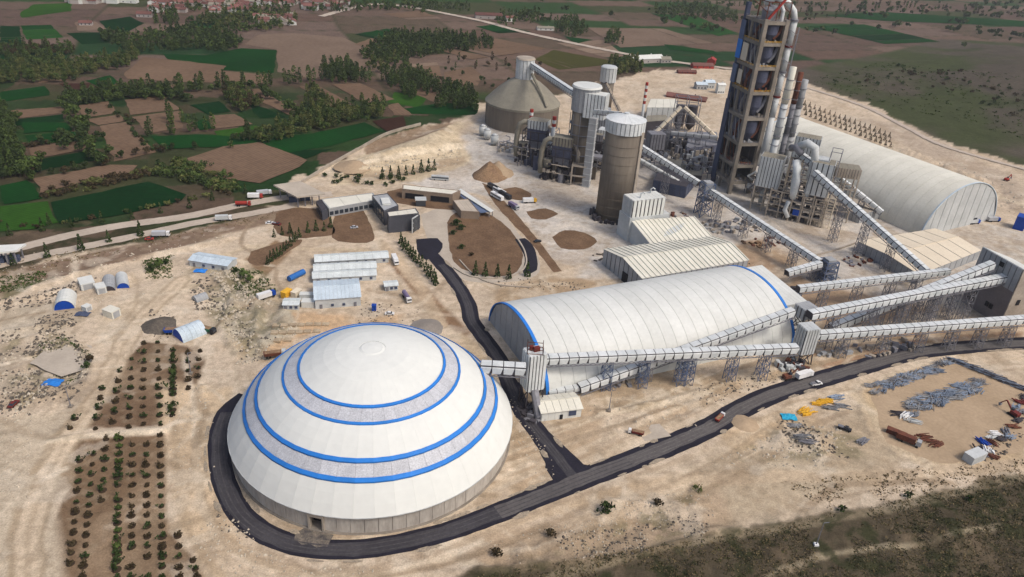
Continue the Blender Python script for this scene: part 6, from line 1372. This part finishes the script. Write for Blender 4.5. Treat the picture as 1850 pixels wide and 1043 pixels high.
wood('poplar',P('700,140 760,132 800,165 745,182 700,160'),50,'poplar grove left of the broad silo',(0,1,1))
wood('poplar',P('800,160 858,172 862,202 780,196'),40,'dark poplars beside the broad silo',(1,1,0))
wood('poplar',P('690,70 740,66 880,74 895,88 790,100 700,120 660,100'),170,'large poplar wood in the far valley',(0,1,1))
wood('tree',P('650,96 700,100 740,122 690,135 660,120'),30,'edge of the large poplar wood',(0,2,1))
wood('tree',P('0,118 110,108 140,120 250,96 245,120 160,136 130,150 0,152'),150,'broad wood at the left',(0,1,2))
wood('tree',P('120,175 240,165 320,172 340,185 230,180 130,195'),70,'wood above the brown fields',(0,1,1))
wood('tree',P('180,60 258,70 340,50 430,70 440,82 370,88 320,92 250,98 190,80'),150,'far wood below the village',(0,1,1))
wood('tree',P('340,38 420,25 520,24 545,45 470,60 400,60'),110,'village trees',(0,1,2))
wood('tree',P('270,6 450,2 620,2 620,18 440,26 300,24'),70,'trees between the village houses',(0,1,2),(.7,1.1))
wood('tree',P('370,70 430,74 430,92 370,98'),24,'clump over the teal field',(1,1,0))
wood('poplar',P('270,20 320,24 330,45 280,45'),18,'tall trees near the village edge',(0,1))
wood('tree',P('890,30 960,22 1000,40 900,50'),36,'trees around the far red roofed farm',(0,1))
wood('poplar',P('1000,44 1040,34 1064,60 1030,72 1004,62'),36,'poplars by the far road bend',(1,0))
wood('tree',P('1090,62 1115,60 1125,80 1095,82'),14,'dark clump beyond the far road',(1,0))
wood('poplar',P('1100,118 1150,112 1162,132 1095,138'),40,'poplar row beside the olive field',(0,2))
wood('tree',P('1170,20 1240,10 1330,22 1330,44 1250,36 1180,34'),70,'far trees left of the tower top',(0,1))
wood('tree',P('1215,0 1440,0 1440,14 1215,12'),30,'far trees behind the tower top',(0,1))
wood('tree',P('1440,20 1620,6 1850,20 1850,34 1600,24 1450,40'),50,'far trees at the upper right',(0,1,3))
wood('tree',P('560,10 700,4 850,12 850,24 700,20 560,26'),60,'far tree line along the far road',(0,1))
wood('tree',P('0,85 70,90 130,85 140,98 60,106 0,104'),45,'far hedge at upper left',(0,1,3))
row('bush',P('85,352 110,345 150,335 190,325 230,318 262,312 280,308'),3.4,2.2,'brown orchard strip above the dark green field',(3,3,2),(1.0,1.5),0)
row('bush',P('90,358 150,342 200,331 250,320 280,312'),3.4,2.2,'brown orchard strip above the dark green field',(3,3,2),(1.0,1.5),0)
wood('bush',P('270,300 330,290 420,320 440,345 400,350 340,330 280,318'),46,'rough grass bushes beside the green field',(1,0,2),(1.0,1.8))
wood('bush',P('20,260 170,255 172,262 20,268'),14,'hedge between striped fields',(1,3))
row('tree',P('62,310 100,316 140,308 200,294'),9,2,'hedge under the striped fields',(1,3),(.5,.8))
row('tree',P('205,292 240,280 290,278 340,272 400,268'),9,3,'hedge along the meadow lower edge',(1,0,3),(.5,.9))
row('bush',P('0,408 60,410 110,402 200,392 330,365 420,348'),12,3,'shrubs along the top of the gravel roads',(1,3,2),(.8,1.4))
wood('bush',P('560,318 700,318 760,330 620,340'),10,'shrubs below the cut bank',(1,))
wood('bush',P('1490,150 1700,180 1850,240 1850,200 1650,120'),26,'dark shrubs on the grazing hill',(1,3),(.8,1.6))
wood('tree',P('740,140 800,100 960,110 1000,125 950,150 830,170'),12,'single trees on the brown plain',(1,3),(.6,1))
# a wide scatter of far trees so the plain stays wooded to the horizon
for k in range(700):
    y = rnd.uniform(1150,5200); x = rnd.uniform(-.72,.72)*y; spots.append(('tree',rnd.choice((0,1,1)),x,y,rnd.uniform(.9,1.7),'far'))
    if rnd.random()<.5:
        for j in range(4): spots.append(('tree',rnd.choice((0,1,1)),x+rnd.gauss(0,18),y+rnd.gauss(0,14),rnd.uniform(.9,1.5),'far'))
site_poly = xy(SITE)
def inframe(x, y): 
    d = y*_c+CAM_H*_s; return abs(x/d*FPX) < 960
vis = [s for s in spots if inframe(s[2],s[3]) and s[5] != 'far']; vis.sort(key=lambda s: hypot(s[2],s[3]))
near = vis[:300]; nid = set(id(s) for s in near); rest = [s for s in spots if id(s) not in nid]
ADJ = {0:'mid green',1:'dark green',2:'yellow green',3:'brownish'}
tot = {}
for q_ in spots: tot[q_[5]] = tot.get(q_[5],0)+1
nw = {}
for q_ in near: nw.setdefault(q_[5],[]).append(q_)
rank = {}
for k_, l_ in nw.items():
    if len(l_) == tot[k_]:
        for j_, q_ in enumerate(sorted(l_, key=lambda t: imx(t[2:4]))): rank[id(q_)] = j_
for sp in near:
    kind,lf,x,y,sc,where = sp
    cr, tk = PROTO[kind,lf,rnd.randrange(2)]; z = hz(x,y)
    nm = {'poplar':'poplar_tree','tree':'broadleaf_tree','bush':'shrub'}[kind]
    R = thing(nm, '%s %s in the %s' % (ADJ[lf], nm.replace('_',' '), where) if 'in the' not in where else '%s %s, %s' % (ADJ[lf], nm.replace('_',' '), where), 'shrub' if kind=='bush' else 'tree', (x,y,z), where)
    if id(sp) in rank: R['label'] = '%s %s, %s from left in the %s' % (ADJ[lf], nm.replace('_',' '), nth(rank[id(sp)]), where)
    R.rotation_euler = (0,0,rnd.uniform(0,6.28)); R.scale = (sc,sc,sc*rnd.uniform(.85,1.15)); link('crown', cr, R); link('trunk', tk, R)
def merged(name, items, pick, cat, label):
    """many far plants joined into one woodland"""
    by = {}
    for it in items: by.setdefault(it[1], []).append(it)
    for lf, its in by.items():
        Vs, Fs, o = [], [], 0
        base = {}
        for kind,_,x,y,sc,wh in its:
            me = PROTO[kind,lf,int(x*7)%2][0]
            if me.name not in base:
                v = np.empty(len(me.vertices)*3); me.vertices.foreach_get('co', v); base[me.name] = v.reshape(-1,3)
            v = base[me.name]; far = y > 820
            if far: v = v.reshape(-1,4,3)[::3]; c = v.mean(1,keepdims=True); v = ((v-c)*1.7+c).reshape(-1,3)
            a = x*1.7; R = np.array([[cos(a),-sin(a),0],[sin(a),cos(a),0],[0,0,1]]); w_ = (v@R.T)*sc+np.array([x,y,hz(x,y)])
            Vs.append(w_)
        V = np.concatenate(Vs); n = len(V)//4; me = bpy.data.meshes.new(name); me.vertices.add(len(V)); me.vertices.foreach_set('co', V.ravel()); me.loops.add(len(V)); me.loops.foreach_set('vertex_index', np.arange(len(V))); me.polygons.add(n)
        me.polygons.foreach_set('loop_start', np.arange(n)*4); me.polygons.foreach_set('loop_total', np.full(n,4)); me.update(); me.materials.append(LEAF[lf])
        o = link(name, me); o['kind'] = 'stuff'; o['category'] = cat; o['label'] = label % ADJ[lf]
merged('distant_woodland', rest, None, 'woodland', '%s distant trees and hedges spread over the valley farmland')
# roadside conifers and saplings
CON = [leafmesh('crown','cone',110,1.15,2.6,2.9,.42,50+k,m=LEAF[1]) for k in range(3)]; CT = trunkmesh(2.4,.12); CONB = [leafmesh('crown','cone',110,1.3,2.4,2.7,.42,60+k,m=LEAF[3]) for k in range(2)]
def Zp(ox,oy,s,t): return [(ox+a/s,oy+b/s) for a,b in P(t)]
for lab, pts, sc in (('conifer in the line along the upper gravel road edge', Zp(0,240,4.011,'75,745 310,710 360,670 520,680 740,650 960,625 1165,580 1375,545 1540,490 1780,440'), 1.25),
  ('conifer between the two gravel roads', Zp(0,240,4.011,'100,960 345,900 590,850 790,790 1020,745'), 1.5),
  ('conifer in the avenue beside the branch road', Zp(440,300,3.426,'975,480 985,500 1000,525 1020,540 1035,560 1050,575 1065,590 1085,605 1105,625 1130,655 1145,680 1160,695 1180,715 1190,735'), 1.3),
  ('conifer below the island garden', Zp(440,300,3.426,'1435,675 1495,680 1570,690 1640,695 1755,680'), 1.5),
  ('conifer edging the brown plot', Zp(440,300,3.426,'190,440 240,425 290,420 345,440 400,410 450,400 500,400 540,380'), 1.1),
  ('conifer in the row on the cut bank', Zp(440,300,3.426,'860,80 910,70 960,65 1005,55 1050,50 1100,40 1145,30 1180,25'), 1.5),
  ('conifer in the slanting row left of the barracks', Zp(440,300,3.426,'150,610 170,590 190,575 210,560 232,545 250,525 268,510 290,495 310,470 325,455'), 1.0),
  ('conifer in the far double row behind the cream vault', [(1453+9.0*(k//3)+(k%3)*1.0,190+3.4*(k//3)+(k%3)*9) for k in range(54)], .95)):
    for k,(x,y) in enumerate(pts):
        p = gp(x,y); R = thing('conifer_tree', lab.replace('conifer ', nth(k)+' conifer ')+', counted from the left', 'conifer', p, lab.replace('conifer ','conifers ')); R.rotation_euler = (0,0,k*1.3); q_ = sc*rnd.uniform(.85,1.15); R.scale = (q_,q_,q_); link('crown', CONB[k%2] if 'far double' in lab else CON[k%3], R); link('trunk', CT, R)
PC = [(leafmesh('crown','round',90,1.5,.9,1.0,.40,80+k,m=m)) for k,m in enumerate((LEAF[1],LEAF[3],LEAF[1],LEAF[0]))]
ST = G().cone(0,0,-.3,.07,.9,.05,5).mesh('trunk'); ST.materials.append(TRUNK)
RING = G().cone(0,0,-.2,1.75,.10,1.4,10).mesh('soil_ring'); RING.materials.append(mat('mulch',(.050,.034,.022),rough=1))
def sapcol(x0,y0,x1,y1,n,lab,grp,dense=0):
    cnt = 0
    for k in range(n):
        if rnd.random() < .04: continue
        t = k/(n-1); p = gp((x0+(x1-x0)*t+rnd.uniform(-1.5,1.5))/2.355, 600+(y0+(y1-y0)*t+rnd.uniform(-2,2))/2.355)
        R = thing('pine_sapling', nth(cnt)+' '+lab.replace('sapling in','sapling from the top in'), 'sapling', p, grp); cnt += 1; s = rnd.uniform(.58,.95)*(1.2 if dense else 1); R.rotation_euler = (0,0,rnd.uniform(0,6)); R.scale = (s,s,s*rnd.uniform(.9,1.4)); link('crown', PC[rnd.choice((0,2,3) if dense else (1,1,0,2))], R); link('trunk', ST, R); link('soil_ring', RING, R)
for i,(a,d) in enumerate((((340,550,300,985,11),0),((397,520,352,1040,13),0),((452,455,430,760,8),0),((507,455,497,1043,19),1),((565,480,558,1043,14),0),((622,480,628,1043,14),0),((681,440,692,1043,15),0),((757,870,765,1043,5),0),((822,975,840,1043,3),0))):
    sapcol(*a,'sapling in column %s from the left in the lower plantation block' % ('one','two','three','four','five','six','seven','eight','nine')[i],'pine saplings in the lower plantation block',d)
for i,(a,d) in enumerate((((435,240,405,410,5),0),((510,165,480,385,6),0),((560,115,548,405,8),0),((612,50,610,395,10),0),((670,45,682,395,10),0),((738,80,732,355,13),1),((800,90,800,240,5),0),((850,80,842,190,4),0),((320,370,300,410,2),0))):
    sapcol(*a,'sapling in column %s from the left in the upper plantation block' % ('two','three','four','five','six','seven','eight','nine','one')[i],'pine saplings in the upper plantation block',d)
for px,s,lf,lab in (((1093,928),1.5,1,'dark round shrub on the sand below the road junction'),((995,967),1.0,3,'brown shrub left of the dark round one'),((898,1003),1.1,3,'brown shrub at bottom below the asphalt loop'),((1188,912),1.0,3,'reddish brown shrub right of the dark round one'),((1262,888),.9,2,'olive shrub near the pale track'),
   ((823,408),1.6,1,'dark bush at the upper left of the island garden'),((832,416),1.4,1,'dark bush just below the upper one in the island garden'),((818,424),1.1,1,'dark bush at the left rim of the island garden'),((833,450),1.1,1,'dark bush in the lower island garden'),((852,462),.8,3,'small brown bush in the lower island garden'),
   ((438,500),1.5,0,'green bush on the rubble slope left of the slanting row'),((450,508),1.3,0,'second green bush on the rubble slope'),((425,492),1.0,1,'dark bush on top of the rubble slope'),((272,490),1.4,1,'left dark bush right of the tunnel tents'),((286,482),1.5,0,'middle green bush right of the tunnel tents'),((298,478),1.2,1,'right dark bush below the grassy verge'),
   ((1520,925),.9,1,'dark bush in the scrub by the sandy notch'),((1640,900),.9,1,'dark bush on the scrub edge'),((1750,905),.8,1,'dark bush on the scrub at right'),((155,665),1.0,1,'bush beside the pale pad'),((165,652),1.1,3,'brown bush beside the pale pad')):
    p = gp(*px); R = thing('shrub', lab, 'shrub', p); R.scale = (s,s,s); link('crown', PROTO['bush',lf,0][0], R); link('trunk', PROTO['bush',lf,0][1], R)
# rubble and low scrub nobody could count
def scatter(name, label, cat, polys, m, kind):
    g = G(); r = random.Random(len(label))
    for px, n, s0, s1 in polys:
        q = xy(px); x0,x1,y0,y1 = min(p[0] for p in q),max(p[0] for p in q),min(p[1] for p in q),max(p[1] for p in q); X = np.array([r.uniform(x0,x1) for _ in range(n*3)]); Y = np.array([r.uniform(y0,y1) for _ in range(n*3)])
        ok = np.where((sd_poly(X,Y,q) > 0) & (fbm(X,Y,12,3) > ((.36 if kind != 'rock' else .5) if n > 200 else .2)))[0][:n]
        for i in ok:
            x, y = X[i], Y[i]; z = hz(x,y); s = r.uniform(s0,s1)*r.random()**.5+.08
            if kind == 'rock': g.add([(x+s*cos(a)*r.uniform(.6,1.1),y+s*sin(a)*r.uniform(.6,1.1),z-.1) for a in (0,1.3,2.5,3.8,5)]+[(x+r.uniform(-.3,.3)*s,y+r.uniform(-.3,.3)*s,z+s*r.uniform(.4,.9))],[(0,1,5),(1,2,5),(2,3,5),(3,4,5),(4,0,5)])
            else:
                for k in range(5):
                    c = Vector((x+r.gauss(0,s),y+r.gauss(0,s),z+s*.35*r.random())); d = Vector((r.gauss(0,1),r.gauss(0,1),r.gauss(0,.6))).normalized(); u = d.cross(Vector((.3,.2,.9))).normalized(); w_ = d.cross(u); g.add([c+u*s*.6,c+w_*s*.5,c-u*s*.6,c-w_*s*.5],[(0,1,2,3)])
    o = link(name, g.mesh(name)); o.data.materials.append(m); o['kind'] = 'stuff'; o['label'] = label; o['category'] = cat
LSP = P('0,600 120,590 165,650 150,740 60,760 0,760'); RSL = P('380,480 470,500 535,540 545,590 500,650 430,660 370,560')
scatter('rubble','pale rubble and stones strewn over the bare ground','rubble',[(P('0,450 240,450 420,405 440,425 250,470 0,560'),190,.3,1.1),(P('0,740 60,745 50,900 0,900'),190,.2,.8),(P('380,480 430,470 460,560 400,580'),190,.4,1.6),(P('620,315 830,270 840,295 640,330'),190,.5,1.6),(P('300,700 380,700 370,850 310,850'),190,.2,.7),(P('1050,700 1400,660 1250,780 1060,760'),190,.2,.7),(LSP,500,.3,1.2),(RSL,700,.3,1.3),(P('860,985 1290,850 1290,980 1100,1010 860,1030'),900,.12,.5),(P('1300,830 1500,730 1560,830 1400,870'),300,.3,1.0),(P('280,700 400,690 380,960 330,1000 300,900'),260,.2,.6),(P('920,700 1000,830 1000,860 930,850'),120,.2,.7),(P('100,520 400,450 380,500 150,590'),260,.3,1.0),(P('1480,215 1850,340 1850,400 1640,290'),200,.5,1.6),(P('330,960 420,930 520,1020 700,1030 600,1043 400,1043'),200,.2,.8)],ROCK,'rock')
scatter('dark_rubble','dark debris and spoil among the sand','rubble',[(P('0,545 60,535 130,510 175,500 170,520 90,550 0,565'),190,.3,1.3),(P('60,575 130,560 140,590 60,600'),150,.3,1.1),(P('20,630 110,595 165,640 150,700 130,690 130,640 60,650'),190,.3,1.2),(P('0,700 80,680 150,705 130,725 30,730'),150,.3,1.1),(P('340,510 380,500 400,560 350,560'),150,.4,1.4),(P('1400,760 1440,750 1500,800 1540,830 1430,815'),190,.3,1.0),(P('1760,820 1850,740 1850,790 1790,840'),150,.3,1.3),(P('1490,250 1640,300 1700,330 1640,330'),150,.6,2.0),(P('900,500 1060,510 1060,525 900,520'),150,.3,.9),(P('1250,700 1420,665 1430,680 1270,735'),190,.2,.8),(P('1230,470 1350,520 1430,540 1400,500 1300,440'),190,.3,1.2),(LSP,400,.3,1.2),(P('380,530 440,520 520,640 440,660'),260,.3,1.0),(P('860,1000 1290,920 1290,980 1100,1010'),400,.2,.7),(P('270,560 320,560 300,620 265,600'),60,.4,1.4),(P('380,900 420,930 460,990 400,960'),60,.2,.8),(P('650,540 760,560 760,590 640,585'),90,.3,.9)],DROCK,'rock')
scatter('low_scrub','dark low scrub tufts covering the near slope','scrub',[(P('860,1043 1250,980 1500,930 1850,860 2000,880 2000,1300 860,1300'),11000,.15,.5)],mat('scrub_leaf',(.085,.085,.038),(.050,.052,.026),rough=1,spec=0),'tuft')
scatter('dry_tufts','dry brown tufts on the near slope and spoil edges','scrub',[(P('860,1043 1250,980 1500,930 1850,860 2000,880 2000,1300 860,1300'),9000,.2,.55),(P('1400,870 1850,830 1850,860 1500,920'),400,.3,.8),(P('0,480 250,430 500,380 500,392 250,450 0,500'),500,.4,1.0)],mat('dry_grass',(.22,.17,.09),(.13,.10,.055),rough=1),'tuft')
scatter('slope_scrub','green tufts on the rubble slope and verge','scrub',[(P('400,480 470,490 500,530 440,540'),300,.4,1.1),(P('260,470 310,460 310,500 265,505'),200,.4,1.2),(P('0,500 90,490 60,520 0,530'),200,.4,1.2),(P('60,640 110,600 170,640 120,700'),120,.4,1),(P('1450,150 1850,260 1850,180 1600,110'),600,.8,2.0)],LEAF[0],'tuft')
# ------------------------------------------------------------------ village and far farms
HB_ = {}
def house(x, y, a, l, w_, h, rm, wm, lab, grp=None):
    key = (round(l), round(w_), round(h), rm.name, wm.name)
    if key not in HB_:
        b = G().box(0,0,-1,l,w_,h+1); b.add([(-l/2,-w_/2,h),(-l/2,w_/2,h),(-l/2,0,h+w_*.26),(l/2,-w_/2,h),(l/2,w_/2,h),(l/2,0,h+w_*.26)],[(0,2,1),(3,4,5)]); mb = b.mesh('walls'); mb.materials.append(wm)
        r = G(); e = .5; zr = h+w_*.27+.1
        for s in (-1,1): r.slab([(-l/2-e,s*(w_/2+e),h-.1),(l/2+e,s*(w_/2+e),h-.1),(l/2+e,0,zr),(-l/2-e,0,zr)],.2)
        r.box(l*.2,w_*.15,h,.9,.9,w_*.3+1); mr = r.mesh('roof'); mr.materials.append(rm)
        mw = G().box(0,0,1,1.3,.3,1.5).mesh('window'); mw.materials.append(GLASS); HB_[key] = (mb,mr,mw)
    mb,mr,mw = HB_[key]; R = thing('village_house', lab, 'house', (x,y,hz(x,y)), grp); R.rotation_euler = (0,0,a); link('walls',mb,R); link('roof',mr,R); 
    if not grp:
        for s in (-1,1):
            for k in range(3): link('window',mw,R,((k-1)*l*.3, s*w_/2, 0))
for x0,y0,x1,y1,n,lab in ((275,8,330,22,14,'red roofed village house in the western part of the far village'),(330,2,440,12,46,'red roofed village house along the top edge in the far village centre'),(380,12,450,24,20,'red roofed village house on the near fringe of the far village'),(440,2,560,10,34,'red roofed village house in the eastern part of the far village'),(555,4,625,18,24,'red roofed village house by the far road east of the village'),(130,2,210,6,14,'red roofed house in the detached hamlet at upper left'),(468,34,535,44,14,'tan roofed house in the small hamlet among trees')):
    n = int(n*1.7); pts = sorted([at(rnd.uniform(x0,x1), rnd.uniform(y0,y1)) for _ in range(n)], key=imx)
    for k, p in enumerate(pts):
        house(p.x,p.y,rnd.choice((.3,.35,1.9,.1))+rnd.uniform(-.1,.1),rnd.choice((11,14,17)),rnd.choice((9,10)),rnd.choice((4,6)),rnd.choice((ROOFT,ROOFT,ROOFT,OLDC)),rnd.choice((WALLV,WALLV,WHITE)),nth(k)+' house from the left, '+lab.replace(' village house',',').replace(' house',','),lab.replace('house','houses'))
for px,a,l,w_,h,rm,wm,lab in (((226,4),.1,34,12,8,WHITE,WHITE,'large white building left of the far village'),((262,30),.2,18,10,4,ROOFT,WALLV,'isolated house with bright red roof above the dark green field'),((156,45),.3,14,8,3,ROOFT,WALLV,'small tan farm house on the pinkish plot'),
   ((882,33),.2,40,12,5,ROOFT,WALLV,'long red roofed farm by the far road'),((920,38),.4,12,9,5,ROOFT,WHITE,'small red roofed house right of the long farm'),((985,54),.2,24,8,3,OLDC,WHITE,'low pale shed on the far road'),((565,6),.2,16,12,12,WHITE,CREAM,'tall cream house at the village edge'),
   ((1165,112),.5,46,13,5,WHITE,WALLV,'long white roofed barn beside the far road'),((1200,112),.3,14,10,4,OLDC,WALLV,'small grey barn right of the long white one'),((1268,122),.2,26,10,3,ROOFT,RED,'red walled works building by the far road'),((1285,115),1.2,12,9,5,RED,RED,'bright red roofed building next to the works building'),((1240,132),.2,22,7,2,ROOFT,MAROON,'low dark red shed on the plain'),
   ((1265,160),.2,12,8,5,LBLUE,GREYC,'small grey container office beyond the plant'),((1280,158),.2,10,8,6,LBLUE,LGREY,'pale blue cabin block beyond the plant'),((1300,168),.2,8,6,9,WHITE,WHITE,'small white tower house left of the preheater tower'),((1240,178),-.3,40,10,1.5,ROOFT,MAROON,'low reddish foundation wall on the quarry floor')):
    p = gp(*px); house(p.x,p.y,a,l,w_,h,rm,wm,lab)
# cut-bank retaining steps behind the far vault
bpy.context.view_layer.update()
